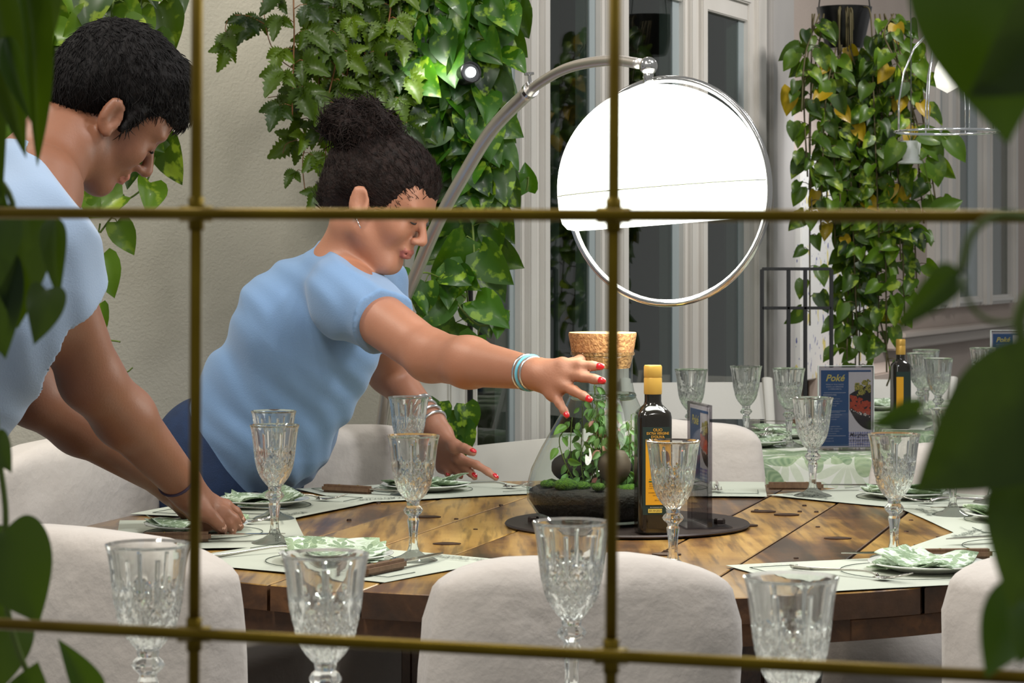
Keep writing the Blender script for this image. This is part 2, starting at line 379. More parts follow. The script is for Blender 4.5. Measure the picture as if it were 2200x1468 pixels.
f = MB(); wbox(f, 0, tw(1641), -.06, .03, 2.08, 2.2, 0, .006); struct('trim_3', f, M_frame)
def window(n, x0, x1, edge, curtain=None):
    r = place('window_%d' % n, None); r['kind'] = 'structure'; ORG[r.name] = Vector()
    f = MB(); (a0, a1), (b0, b1) = x0, x1
    wbar(f, tw(a0), tw(a1), .98, 2.1); wbar(f, tw(b0), tw(b1), .98, 2.1); wbar(f, tw(a1), tw(b0), .98, 1.02, -.004); wbar(f, tw(a1), tw(b0), 1.94, 2.1, -.004)
    f.build('window_frame', M_frame, r)
    e = MB(); wbox(e, tw(edge[0]), tw(edge[1]), -.045, -.005, 1.02, 1.94); e.build('rebate', M_edge, r)
    p = MB(); wbox(p, tw(a1), tw(b0), -.012, -.008, 1.02, 1.94); p.build('pane', M_pane, r)
    if curtain:
        c = MB(); t0, t1 = tw(curtain[0]), tw(curtain[1]); k = 60; vs = []; fs = []
        for i in range(k + 1):
            t = t0 + (t1 - t0) * i / k; y = -.10 + .018 * math.sin(i * 1.3)
            for z in (.99, 2.0): vs.append(WM @ Vector((t, y, z)) + CO)
        fs = [(2 * i, 2 * i + 2, 2 * i + 3, 2 * i + 1) for i in range(k)]
        c.add(vs, fs); c.build('curtain', mat('grey_curtain', (150, 156, 158), .9), r, True)
window(1, (2002, 2010), (2026, 2046), (2012, 2026)); window(2, (2047, 2050), (2102, 2119), (2082, 2102)); window(3, (2119, 2120), (2168, 2178), (2120, 2127), (2128, 2168))
f = MB(); wbox(f, tw(1905), t_end, -.02, .07, .885, .905, 0, .004); wbox(f, tw(1905), t_end, -.02, .035, .84, .885, 0, .006)
struct('trim_4', f, mat('sill_paint', (190, 178, 168), .5))
# the dim back room seen through the doors
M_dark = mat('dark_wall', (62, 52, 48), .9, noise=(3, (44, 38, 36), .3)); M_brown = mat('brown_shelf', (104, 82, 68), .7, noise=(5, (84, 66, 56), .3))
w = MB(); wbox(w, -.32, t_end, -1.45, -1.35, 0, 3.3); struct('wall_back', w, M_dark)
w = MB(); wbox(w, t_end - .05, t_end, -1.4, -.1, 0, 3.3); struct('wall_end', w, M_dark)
def wthing(name, mb, m, label, cat, smooth=False, group=None):
    return tag(mb.build(name, m, None, smooth), label, cat, group)
def wpart(mb, name, m, par, smooth=False): return mb.build(name, m, par, smooth)
sh = thing('shelving_unit', 'brown wooden shelving unit in the dim room behind the leftmost door pane', 'shelves')
a = MB()
for t in (-.05, .30, .62): wbox(a, t, t + .05, -.75, -.35, 0, 2.3)
wpart(a, 'upright', M_brown, sh)
for z in (.55, .95, 1.35, 1.8):
    a = MB(); wbox(a, -.05, .67, -.74, -.36, z, z + .03); wpart(a, 'shelf', M_brown, sh)
sh = thing('shelving_unit', 'tall brown cupboard frame in the dim room behind the second door pane', 'shelves')
a = MB(); wbox(a, .95, 1.0, -.8, -.4, 0, 2.3); wbox(a, 1.32, 1.36, -.8, -.4, 0, 2.3); wpart(a, 'upright', M_brown, sh)
for z in (.9, 1.28, 1.75):
    a = MB(); wbox(a, .95, 1.36, -.79, -.41, z, z + .025); wpart(a, 'shelf', M_brown, sh)
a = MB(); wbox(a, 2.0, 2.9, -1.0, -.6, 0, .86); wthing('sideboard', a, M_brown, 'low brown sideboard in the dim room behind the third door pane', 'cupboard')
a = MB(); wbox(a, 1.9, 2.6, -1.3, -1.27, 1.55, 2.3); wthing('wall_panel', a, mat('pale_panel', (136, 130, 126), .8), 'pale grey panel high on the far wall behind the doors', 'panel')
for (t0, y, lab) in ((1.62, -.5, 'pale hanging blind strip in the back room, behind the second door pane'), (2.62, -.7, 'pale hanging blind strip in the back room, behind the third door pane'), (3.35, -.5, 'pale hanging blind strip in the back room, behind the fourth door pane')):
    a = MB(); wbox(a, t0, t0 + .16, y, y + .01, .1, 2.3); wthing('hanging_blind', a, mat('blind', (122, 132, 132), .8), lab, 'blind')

# painted panel beside the doors
pp = thing('painted_panel', 'tall white panel splashed with blue and yellow paint behind the right hanging vine', 'panel')
a = MB(); wbox(a, tw(1703), tw(1860), .0, .03, .78, 1.52, 0, .004)
m, nt, b = new_mat('splattered_paint'); h = NT(nt); tc = h.n('TexCoord')
def spl(sc, thr, st=(1, 1, .45)):
    mp = h.n('Mapping'); mp.inputs['Scale'].default_value = st; h.l(tc.outputs['Object'], mp.inputs[0]); v = h.n('TexNoise'); v.inputs['Scale'].default_value = sc; v.inputs['Detail'].default_value = 2; h.l(mp.outputs[0], v.inputs['Vector'])
    return h.math('GREATER_THAN', v.outputs[0], thr)
c = h.mix(spl(24, .64), lin((222, 220, 216)), lin((214, 200, 120))); c = h.mix(spl(70, .665), c, lin((44, 54, 140)))
h.l(c, b.inputs['Base Color']); b.inputs['Roughness'].default_value = .6
a.build('board', m, pp)
a = MB(); wbox(a, tw(1735), tw(1900), .0, .22, 0, .80, 0, .006); tag(a.build('plinth', mat('beige_paint', (190, 172, 160), .6)), 'beige boxed plinth beneath the paint-splashed panel', 'plinth')

# ---------------------------------------------------------------- the big round table
TC = Vector((.13, 3.86, 0)); TR = .815
tb = thing('round_table', 'big round table of reclaimed wooden planks made from a cable drum', 'table', (TC.x, TC.y, 0))
def disc_planks(mb, R_, z0, z1, ang, wid, gap, tint, off=0):
    ca, sa = math.cos(R(ang)), math.sin(R(ang)); ux = Vector((ca, sa, 0)); uy = Vector((-sa, ca, 0)); cols = []
    k0 = int(-R_ / wid) - 1
    for k in range(k0, -k0 + 1):
        a0 = max(-R_ + .002, (k + off) * wid + gap); a1 = min(R_ - .002, (k + off + 1) * wid - gap)
        if a1 - a0 < .01: continue
        n = 16; top = []
        for i in range(n + 1):
            x = a0 + (a1 - a0) * i / n; top.append((x, math.sqrt(max(0, R_ * R_ - x * x))))
        poly = top + [(x, -y) for x, y in reversed(top)]
        dz = random.uniform(-.0012, .0012); t = random.random()
        bev = .0012
        rings = []
        for (zz, ins) in ((z0, 0), (z1 - bev + dz, 0), (z1 + dz, bev)):
            cx = (a0 + a1) / 2; hw = (a1 - a0) / 2; ring = []
            for x, y in poly:
                fx = cx + (x - cx) * (1 - ins / hw); fy = y - math.copysign(min(ins, abs(y)), y)
                ring.append(ux * fx + uy * fy + Vector((TC.x, TC.y, zz)))
            rings.append(ring)
        L = len(poly); vs = sum(rings, []); fs = []
        for j in range(2):
            for i in range(L): fs.append((j * L + i, (j * L + (i + 1) % L), (j + 1) * L + (i + 1) % L, (j + 1) * L + i))
        fs.append(tuple(range(L))[::-1]); fs.append(tuple(2 * L + i for i in range(L)))
        mb.add([tuple(v) for v in vs], fs); cols += [(t, random.random(), random.random(), 1)] * len(vs)
    mb.c = (mb.c or []) + cols
m_ = MB(); disc_planks(m_, TR, TZ - .034, TZ, -16.5, .138, .0026, None, .27)
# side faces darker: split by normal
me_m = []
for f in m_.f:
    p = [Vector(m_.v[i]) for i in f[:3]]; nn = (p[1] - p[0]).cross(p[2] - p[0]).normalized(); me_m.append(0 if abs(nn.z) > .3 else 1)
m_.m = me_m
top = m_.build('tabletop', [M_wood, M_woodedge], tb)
m_ = MB(); disc_planks(m_, TR - .012, TZ - .064, TZ - .035, 73.5, .16, .001, None, .1); m_.build('lower_boards', M_woodedge, tb)
m_ = MB(); n = 26
for k in range(n):
    a = 2 * math.pi * k / n; M = Matrix.Rotation(a, 3, 'Z'); m_.box(M @ Vector((.29, 0, .37)) + TC, (.03, .069, .64), M, 0, .003)
m_.c = [(random.random(), random.random(), 0, 1)] * len(m_.v); m_.build('drum_core', M_woodedge, tb)
m_ = MB(); m_.lathe([(.0, 0), (.46, 0), (.46, .05), (0, .05)], TC, 40); m_.c = [(.3, .4, .5, 1)] * len(m_.v); m_.build('drum_foot', M_woodedge, tb)
random.seed(11)
for (px, py, l) in ((960, 1170, .05), (1690, 1107, .045), (1800, 1158, .05), (1432, 1192, .05), (1600, 1130, .05), (920, 1112, .05), (1640, 1100, .04)):
    p = T(px, py); m_ = MB(); m_.lathe([(0, -.001), (.017, -.001), (.017, .0016), (.012, .0024), (0, .0024)], p, 14)
    for i in range(len(m_.v)):
        v = m_.v[i]; m_.v[i] = (p.x + (v[0] - p.x) * 1.25, p.y + (v[1] - p.y) * .8, v[2])
    m_.build('bolt_head', mat('rusted_iron', (48, 34, 26), .5, .5, noise=(80, (80, 56, 38), .3)), tb)
for k in range(60):
    a = random.uniform(0, 6.28); r = TR * math.sqrt(random.random()) * .96; p = TC + Vector((r * math.cos(a), r * math.sin(a), TZ + .0006))
    m_ = MB(); m_.lathe([(0, -.002), (.0045, -.002), (.0035, .0011), (0, .0013)], p, 7); m_.build('nail_head', mat('rusted_iron', (48, 34, 26)), tb)

# ---------------------------------------------------------------- crystal goblets
def goblet_mesh(H=.178, RR=.0375):
    prof = []; NB = 46
    s = H / .178
    for z, r in ((0, .034), (.0015, .0345), (.004, .030), (.008, .018), (.014, .0095), (.022, .0068), (.034, .0062), (.046, .0072), (.055, .0088), (.058, .0092), (.061, .0074), (.064, .0078), (.068, .0125), (.072, .0150), (.076, .0125), (.079, .0090), (.083, .0100)):
        prof.append((r, z))
    bz0 = .083; bz1 = H
    bu = [0, .055, .12, .2, .3, .385, .5, .66, .8, .92, 1]; bw = [.20, .34, .48, .61, .71, .765, .81, .855, .895, .945, 1]
    def bowl(u): return RR * float(np.interp(u, bu, bw))
    for i in range(1, NB + 1):
        u = i / NB; prof.append((bowl(u), bz0 + (bz1 - bz0) * u))
    nb = len(prof)
    prof.append((prof[-1][0] - .0012, bz1 + .0004))
    for i in range(NB - 1, 3, -1):
        u = i / NB; prof.append((max(bowl(u) - .0036, .001), bz0 + (bz1 - bz0) * u))
    prof.append((.004, bz0 + (bz1 - bz0) * 3.2 / NB)); prof.append((0, bz0 + (bz1 - bz0) * 3 / NB))
    def rf(r, z, a, i):
        if i < 17:
            if 4 <= i <= 13: return r * (1 - .10 * abs(math.sin(a * 4)))      # faceted stem and knob
            if 13 < i < 17: return r * (1 - .06 * abs(math.sin(a * 4)))
            return r
        if i >= nb: return r
        u = (z - bz0) / (bz1 - bz0); d = 0
        if u < .46:
            e = min(1, u / .08) * min(1, (.46 - u) / .06)
            s1 = abs(math.sin(a * 8 + u * 14)); s2 = abs(math.sin(a * 8 - u * 14)); d = max(0, 1 - s1 * 2.2, 1 - s2 * 2.2) * .0021 * e
        if .30 < u < .90:
            ph = (a * 8 / (2 * math.pi)) % 1 - .5                              # eight fans of cuts
            w = (u - .30) / .6
            for q in (-.30, -.15, 0, .15, .30):
                ln = .60 - abs(q) * .9
                if w < ln / .6 * .95:
                    cx = q * (.5 + w * 1.3)
                    d = max(d, .0021 * max(0, 1 - abs(ph - cx) / (.07 * (1 - w / (ln / .6)) + .012)))
        return r - d
    mb = MB(); mb.lathe(prof, (0, 0, 0), 96, 0, None, rf); return mb
def make_goblet():
    o = goblet_mesh().build('wine_goblet', M_crystal, None, 28); o['category'] = 'wine glass'; return o
GOB = Proto(make_goblet)
def goblet(x, y, lab, grp, rot=0, z=TZ + .0015, s=1): return GOB.put((x, y, z), rot, lab, grp, s)
g1 = 'cut crystal goblets on the big round table'
for k, (px, py, lab) in enumerate(((590, 1170, 'cut crystal goblet at the left place, in front of the man\'s hands'),
        (888, 1208, 'cut crystal goblet at the near left place, near the middle front chair'),
        (1446, 1228, 'cut crystal goblet standing in front of the olive oil bottle label'),
        (1921, 1203, 'cut crystal goblet behind the folded napkin of the near right place'),
        (588, 1118, 'cut crystal goblet half hidden behind the left place goblet'),
        (878, 1066, 'cut crystal goblet at the far place in front of the woman\'s resting wrist'),
        (1746, 1069, 'cut crystal goblet in front of the blue menu on the round table'),
        (2047, 1110, 'cut crystal goblet on the round table whose bowl the big dark leaf hides'),
        (2133, 1082, 'crystal goblet at the table\'s right edge, only its stem seen below the leaf'))):
    p = T(px, py); goblet(p.x, p.y, lab, g1, k * .37)
# second row of goblets, on the nearer table
nt_ = thing('dining_table', 'white covered table just below the picture, carrying the four nearest goblets', 'table', (0, 1.9, 0))
m_ = MB(); m_.box((0, 1.93, TZ - .0125), (1.9, .92, .025), None, 0, .004); m_.build('tabletop', M_white, nt_)
for sx in (-1, 1):
    for sy in (-1, 1): m_ = MB(); m_.box((sx * .88, 1.93 + sy * .4, .3625), (.05, .05, .725), None, 0, .003); m_.build('leg', M_white, nt_)
g2 = 'big blurred goblets in the foreground'
for k, (px, Y, lab) in enumerate(((318, 2.12, 'nearest row goblet in front of the left covered chair'), (699, 2.05, 'nearest row goblet in front of the table edge left of centre'),
        (1228, 2.30, 'nearest row goblet in front of the middle covered chair, beside the brass bar'), (1700, 1.90, 'nearest row goblet in front of the table edge at the lower right'))):
    goblet((px - 1100) / FPX * Y, Y, lab, g2, k * .5)

# ---------------------------------------------------------------- place settings
def napkin_mesh(seed, sz=.115):
    rnd = random.Random(seed); mb = MB(); uv = []
    for lay in range(3):
        a = rnd.uniform(-.18, .18) + lay * .14; n = 10; vs = []
        for i in range(n + 1):
            for j in range(n + 1):
                u, v = i / n - .5, j / n - .5
                x, y = u * sz * 1.12, v * sz * .95; z = .006 + lay * .0035 + .010 * math.sin(u * 3 + lay) * v * 2 + .004 * math.cos(v * 9 + lay) + (.014 * max(0, abs(u) + abs(v) - .62))
                vs.append((x * math.cos(a) - y * math.sin(a), x * math.sin(a) + y * math.cos(a), max(z, .004 + lay * .0025))); uv.append((i / n * .25 + seed * .37 + lay * .3, j / n * .25 + seed * .11))
        mb.add(vs, [(i * (n + 1) + j, (i + 1) * (n + 1) + j, (i + 1) * (n + 1) + j + 1, i * (n + 1) + j + 1) for i in range(n) for j in range(n)])
    mb.uv = uv; return mb
def make_plate():
    mb = MB(); mb.lathe([(0, .0015), (.045, .0015), (.047, 0), (.05, .0015), (.066, .0075), (.080, .0105), (.0812, .0115), (.080, .0125), (.066, .0098), (.05, .0048), (.04, .0040), (0, .0040)], (0, 0, 0), 48)
    o = mb.build('side_plate', M_plate, None, True); o['category'] = 'plate'; return o
PLATE = Proto(make_plate)
def make_fork():
    r = thing('fork', '', 'fork'); mb = MB()
    mb.tube(spline([(0, -.10, .003), (0, -.06, .0035), (0, 0, .008), (0, .035, .009), (0, .052, .005)], 4), [.0045, .0046, .0044, .004, .0038, .0034, .003, .0026, .0024, .0022, .0021, .0021, .0022, .0024, .003, .004, .006][:17], 8, flat=.35)
    mb.v = [(v[0] * 1.0, v[1], v[2]) for v in mb.v]; mb.build('fork_handle', M_steel, r, True)
    t = MB()
    t.box((0, .060, .0042), (.020, .020, .0014), None, 0, .0005)
    for k in range(4): t.tube([((k - 1.5) * .0056, .068, .0042), ((k - 1.5) * .0056, .085, .0068), ((k - 1.5) * .0054, .104, .013)], [.0012, .0011, .0007], 6)
    t.build('tines', M_steel, r, True); return r
FORK = Proto(make_fork)
def make_knife():
    r = thing('steak_knife', '', 'knife'); mb = MB()
    mb.box((0, -.052, .0085), (.019, .104, .014), None, 0, .004); mb.build('knife_handle', M_handle, r, 40)
    b = MB(); prof = [(-.006, 0), (.007, 0), (.0075, .06), (.004, .095), (-.001, .112), (-.006, .09)]
    b.add([(x, y, .010) for x, y in prof] + [(x, y, .0116) for x, y in prof], [tuple(range(6))[::-1], tuple(range(6, 12))] + [(i, (i + 1) % 6, 6 + (i + 1) % 6, 6 + i) for i in range(6)])
    b.build('knife_blade', M_steel, r)
    v = MB()
    for y in (-.03, -.07): v.lathe([(0, .0150), (.0022, .0150), (.0016, .0162), (0, .0164)], (0, y, 0), 8)
    v.build('rivet', M_brass, r); return r
KNIFE = Proto(make_knife)
def napkin(x, y, rot, seed, lab, z=TZ + .004):
    o = napkin_mesh(seed).build('napkin', M_napkin, None, True); o.location = (x, y, z); o.rotation_euler.z = rot
    sm = o.modifiers.new('s', 'SOLIDIFY'); sm.thickness = .0012
    return tag(o, lab, 'napkin', 'green leaf-print napkins')
def setting(cx, cy, o_deg, where, seed, fork=(-.11, 0, 0), knife=(.115, 0, 0), plate=(0, .0), np_rot=.5, parts='mpnfk'):
    a = R(o_deg); u = Vector((math.cos(a), math.sin(a), 0)); t = Vector((-u.y, u.x, 0))    # u outward, t to the sitter's left... right-handed seen from above
    c = TC + Vector((cx, cy, TZ))
    M = Matrix(((-t.x, -u.x, 0), (-t.y, -u.y, 0), (0, 0, 1)))                                # local x to the sitter's right, y inward
    M = Matrix(((t.x, -u.x, 0), (t.y, -u.y, 0), (0, 0, 1)))
    rz = math.atan2(M[1][0], M[0][0])
    if 'm' in parts:
        mb = MB(); n = 12; k = 8; vs = []; rnd = random.Random(seed)
        ph = rnd.uniform(0, 6)
        for lay in (0, 1):
            for i in range(n + 1):
                for j in range(k + 1):
                    x, y = (i / n - .5) * .40, (j / k - .5) * .285; z = .0022 + .0010 * math.sin(x * 18 + ph) * math.cos(y * 14) + .0004 * lay
                    vs.append(M @ Vector((x, y, z)) + c)
        q = (n + 1) * (k + 1); fs = []
        for i in range(n):
            for j in range(k):
                e = (i * (k + 1) + j, (i + 1) * (k + 1) + j, (i + 1) * (k + 1) + j + 1, i * (k + 1) + j + 1); fs += [tuple(q + x for x in e), e[::-1]]
        mb.add(vs, fs); pm = mb.build('placemat', M_paper, None, True, tuple(c))
        tag(pm, 'printed paper placemat ' + where, 'placemat', 'paper placemats')
        MM = frame(c + Vector((0, 0, .0043)), M @ Vector((1, 0, 0)), M @ Vector((0, 1, 0)))
        TX = lambda s, size, x, y, sh=.3, rot=0: text_part('printed_lettering', s, size, MM @ Matrix.Translation((x, y, 0)) @ Matrix.Rotation(rot, 4, 'Z'), M_ink, pm, sh)
        TX('Margherita', .026, .125, .118); TX('e le sue sorelle', .012, .125, .098); TX('Menu', .010, -.13, .04, 0); TX('pizza - birra - cucina', .007, -.13, .118, .2)
        ln = MB(); ring = [MM @ Vector((.092 * math.cos(i / 40 * 6.283), -.01 + .092 * math.sin(i / 40 * 6.283), 0)) for i in range(40)]
        ln.tube(ring, .0006, 4, closed=True)
        for (x0, y0, x1, y1) in ((-.185, .03, -.185, .1), (-.185, .1, -.11, .1), (.11, -.11, .18, -.11), (.18, -.11, .18, -.05)): ln.tube([MM @ Vector((x0, y0, 0)), MM @ Vector((x1, y1, 0))], .0006, 4)
        ln.build('printed_line', M_ink, pm)
    g = lambda x, y: M @ Vector((x, y, 0)) + c
    if 'p' in parts:
        p = g(plate[0], plate[1]); PLATE.put((p.x, p.y, TZ + .0036), 0, 'small white side plate ' + where, 'white side plates')
        if 'n' in parts: napkin(p.x, p.y, rz + np_rot, seed, 'folded leaf-print napkin on the plate ' + where, TZ + .0055)
    if 'f' in parts: p = g(fork[0], fork[1]); FORK.put((p.x, p.y, TZ + .0032), rz + fork[2], 'steel fork ' + where, 'forks on the round table')
    if 'k' in parts: p = g(knife[0], knife[1]); KNIFE.put((p.x, p.y, TZ + .0020), rz + knife[2], 'wooden-handled steak knife ' + where, 'steak knives on the round table')
setting(.406, -.556, 292, 'at the near right place beside the right front chair', 3, fork=(-.10, -.02, 3.5), knife=(.085, .10, 1.25), plate=(.03, -.01))
setting(-.38, -.44, 235, 'at the near left place next to the middle chair', 5, fork=(-.125, -.01, -.35), knife=(.135, -.02, .1), plate=(.01, -.01))
setting(-.60, -.10, 188, 'at the left place under the man\'s hands', 9, plate=(-.03, -.02))
setting(-.56, .31, 157, 'at the back left place by the woman\'s jeans', 12)
setting(-.29, .59, 117, 'beside the woman\'s resting hand', 15, fork=(-.125, -.01, .5), knife=(.12, .03, .6), np_rot=.2)
setting(.14, .63, 85, 'at the far middle place, behind the oil bottle', 18)
setting(.57, .45, 42, 'at the far right place by the leaf-print cloth', 21, fork=(-.12, 0, -.5), knife=(.19, 0, 2.4))
setting(.69, .08, 4, 'at the rightmost place behind the dark leaf', 24, parts='mpnk')
setting(.62, -.28, 332, 'on the right just beyond the near right plate', 27, parts='mk', knife=(.05, .03, .9))
# ---------------------------------------------------------------- middle of the round table
sp = thing('metal_flange', 'dark round metal plate lying in the middle of the round table', 'plate', (.185, 3.885, TZ))
MB().lathe([(0, 0.0015), (.195, .0015), (.197, .004), (.195, .0065), (0, .0065)], (.185, 3.885, TZ), 56).build('disc', mat('dark_iron', (42, 34, 32), .45, .4, noise=(20, (58, 46, 40), .3)), sp, 30)
for (px, py) in ((1146, 1122), (1546, 1126)):
    p = T(px, py, TZ + .006); m_ = MB(); m_.lathe([(0, 0), (.009, 0), (.009, .007), (.0075, .009), (0, .009)], p, 6); m_.build('bolt', mat('dark_iron', (42, 34, 32)), sp)
JC = Vector((.1455, 3.885, TZ + .0068))
tj = thing('terrarium', 'big glass terrarium jar with cork lid, moss and small plants inside', 'terrarium', tuple(JC))
prof = [(0, .002), (.075, .002), (.105, .012), (.121, .035), (.1225, .055), (.115, .085), (.098, .120), (.078, .155), (.061, .185), (.052, .205), (.0485, .222), (.0485, .262), (.050, .268)]
MB().lathe(prof, JC, 64).build('jar', M_jar, tj, True)
gl = MB(); gl.lathe([(.0485, .266), (.0515, .268), (.0520, .271), (.0505, .273), (.0488, .272)], JC, 48); gl.lathe([(.0487, .196), (.0535, .199), (.0545, .203), (.0525, .207), (.049, .207)], JC, 48); gl.build('glass_lip', glass_mat('clear_glass', (240, 246, 243), 1.3), tj, True)
MB().lathe([(0, .247), (.044, .247), (.0482, .262), (.0540, .296), (.0548, .300), (.0545, .3035)], JC, 48).build('cork_lid', M_cork, tj, 40)
MB().lathe([(0, .3045), (.0535, .3042), (.0545, .3030)], JC, 48).build('lid_face', M_corktop, tj, 40)
soil = MB(); soil.lathe([(0, .006), (.073, .006), (.102, .015), (.118, .036), (.1195, .050), (.110, .056), (.06, .060), (0, .062)], JC, 48, 0, None, lambda r, z, a, i: r * (1 - .015 * math.sin(a * 7 + z * 90)) if i < 5 else r)
soil.build('soil', mat('dark_soil', (18, 14, 9), .8, noise=(60, (38, 28, 16), .3), bump=(120, .8)), tj, True)
moss = MB(); rnd = random.Random(4)
for k in range(46):
    a = rnd.uniform(0, 6.28); r = .100 * math.sqrt(rnd.random()); rr = rnd.uniform(.010, .019)
    if r + rr > .113: continue
    z0 = .054 + .012 * math.sin(a - 2.6) * r / .1; bm = bmesh.new(); bmesh.ops.create_icosphere(bm, subdivisions=3, radius=rr)
    vs = [(v.co.x * 1.1 + r * math.cos(a) + JC.x, v.co.y + r * math.sin(a) + JC.y, v.co.z * .62 + z0 + JC.z + .002 * mnoise.noise(v.co * 260)) for v in bm.verts]
    moss.add(vs, [[v.index for v in f.verts] for f in bm.faces]); bm.free()
M_moss = mat('moss', (36, 66, 8), .95, noise=(220, (84, 120, 16), .2), bump=(500, 1, .004)); moss.build('moss', M_moss, tj, True)['kind'] = 'stuff'
M_stone = mat('pebble', (96, 78, 62), .7, noise=(30, (70, 56, 44), .3)); M_stoned = mat('dark_rock', (58, 50, 44), .7, noise=(30, (40, 34, 30), .3))
for (dx, dy, dz, s, mm) in ((-.045, .03, .085, (.036, .028, .026), M_stoned), (.018, -.045, .092, (.027, .022, .028), M_stone), (.06, .02, .078, (.03, .03, .018), M_stoned)):
    bm = bmesh.new(); bmesh.ops.create_icosphere(bm, subdivisions=3, radius=1)
    vs = [Vector((v.co.x * s[0], v.co.y * s[1], v.co.z * s[2])) * (1 + .12 * mnoise.noise(v.co * 1.7)) + JC + Vector((dx, dy, dz)) for v in bm.verts]
    m_ = MB(); m_.add(vs, [[v.index for v in f.verts] for f in bm.faces]); bm.free(); m_.build('stone', mm, tj, True)

# leaves: generic builder for every plant
def leaf_tpl(kind):
    if kind == 'heart':
        us = [0, .06, .16, .3, .45, .6, .75, .88, 1]; hw = [0.10, .62, .92, 1, .93, .76, .52, .26, 0]; back = [-.02, -.16, -.12, -.05, 0, 0, 0, 0, 0]
    elif kind == 'oval':
        us = [0, .15, .35, .6, .85, 1]; hw = [.05, .7, 1, .9, .45, 0]; back = [0] * 6
    elif kind == 'long':
        us = [0, .1, .25, .45, .65, .85, 1]; hw = [.1, .7, 1, .9, .66, .3, 0]; back = [0, -.04, 0, 0, 0, 0, 0]
    else:
        us = [0]; hw = [.05]; n = 8; back = [0]
        for i in range(n):
            u = (i + .5) / n; w = math.sin(math.pi * u ** .75) * (1 - .1 * u); us += [u, u + .06]; hw += [w * 1.05 + .08, w * .72]; back += [.02, 0]
        us = [min(x, .985) for x in us] + [1]; hw += [0]; back += [0]
    vv = (-1, -.55, 0, .55, 1); vs = []; fs = []
    for i, u in enumerate(us):
        for v in vv:
            w = hw[i] * .5 * v; fold = .16 * abs(v) * hw[i]
            vs.append((w, u + back[i] * abs(v) ** 2, fold - .28 * (u - .25) ** 2 * (1 if u > .25 else .4)))
    q = len(vv)
    for i in range(len(us) - 1):
        for j in range(q - 1): fs.append((i * q + j, i * q + j + 1, (i + 1) * q + j + 1, (i + 1) * q + j))
    return np.array(vs), np.array(fs)
TPL = {k: leaf_tpl(k) for k in ('heart', 'serr', 'oval', 'long')}
class Foliage:
    def __init__(s, seed=1): s.V = []; s.F = []; s.C = []; s.n = 0; s.stem = MB(); s.rnd = random.Random(seed)
    def leaf(s, base, d, nrm, L, Wd, kind='heart', tint=None, warp=0):
        tv, tf = TPL[kind]; d = Vector(d).normalized(); nrm = Vector(nrm); nrm = (nrm - d * nrm.dot(d))
        nrm = nrm.normalized() if nrm.length > 1e-4 else d.orthogonal().normalized(); side = d.cross(nrm)
        B = np.array([side, d, nrm]); loc = tv * np.array([Wd, L, L])
        if warp: loc[:, 2] += warp * L * np.sin(tv[:, 1] * 5 + warp * 40) * tv[:, 0] * 1.5
        s.V.append(loc @ B + np.array(base)); s.F.append(tf + s.n); s.n += len(tv)
        r = s.rnd; t = tint or (r.random(), r.random(), 0)
        s.C.append(np.tile(np.array([*t, 1.0]), (len(tv), 1)))
    def strand(s, pts, step, L, kind='heart', out=(0, -1, 0), petiole=.03, r=.0016, spread=1., yellow=0., rows=10, jit=.25, wr=.75, tintf=None):
        rn = s.rnd; c = spline(pts, rows); s.stem.tube(c, r, 5)
        out = Vector(out).normalized(); acc = 0; sgn = 1
        for i in range(1, len(c)):
            seg = (c[i] - c[i - 1]); acc += seg.length
            while acc >= step:
                acc -= step; p = c[i] - seg * (acc / max(seg.length, 1e-6)) if seg.length > acc else c[i]
                t = seg.normalized(); sd = t.cross(out).normalized(); sgn = -sgn
                pd = (sd * sgn * rn.uniform(.4, 1.1) * spread + out * rn.uniform(.1, .9) * spread + Vector((0, 0, rn.uniform(-.1, .5)))).normalized()
                q = p + pd * petiole * rn.uniform(.5, 1.3); s.stem.tube([p, p + pd * petiole * .5 + Vector((0, 0, .004)), q], r * .6, 4)
                d = (pd * .6 + Vector((rn.uniform(-.4, .4), rn.uniform(-.25, .25), -rn.uniform(.5, 1.3)))).normalized()
                nr = (out * 1.0 + Vector((rn.uniform(-.7, .7), rn.uniform(-.4, .4), rn.uniform(-.1, .7))))
                l = L * rn.uniform(1 - jit, 1 + jit); y = 1. if rn.random() < yellow else 0.
                tt = tintf(rn) if tintf else (rn.random(), rn.random(), y)
                if kind == 'serr':
                    s.leaf(q, d, nr, l, l * .62, kind, tt, .1)
                    for sg in (-1, 1):
                        sd2 = d.cross(nr).normalized(); s.leaf(q, (d * .55 + sd2 * sg * .8), nr, l * .72, l * .45, kind, tt, .1)
                else: s.leaf(q, d, nr, l, l * wr, kind, tt, rn.uniform(-.15, .15))
    def build(s, par, m, ms, names=('foliage', 'stems'), smooth=False):
        if s.V:
            mb = MB(); mb.v = np.vstack(s.V).tolist(); mb.f = [tuple(x) for x in np.vstack(s.F).tolist()]; mb.m = [0] * len(mb.f); mb.c = np.vstack(s.C)
            o = mb.build(names[0], m, par, True)
            if smooth: sm = o.modifiers.new('s', 'SUBSURF'); sm.levels = sm.render_levels = 2
        if s.stem.v: s.stem.build(names[1], ms, par, True)

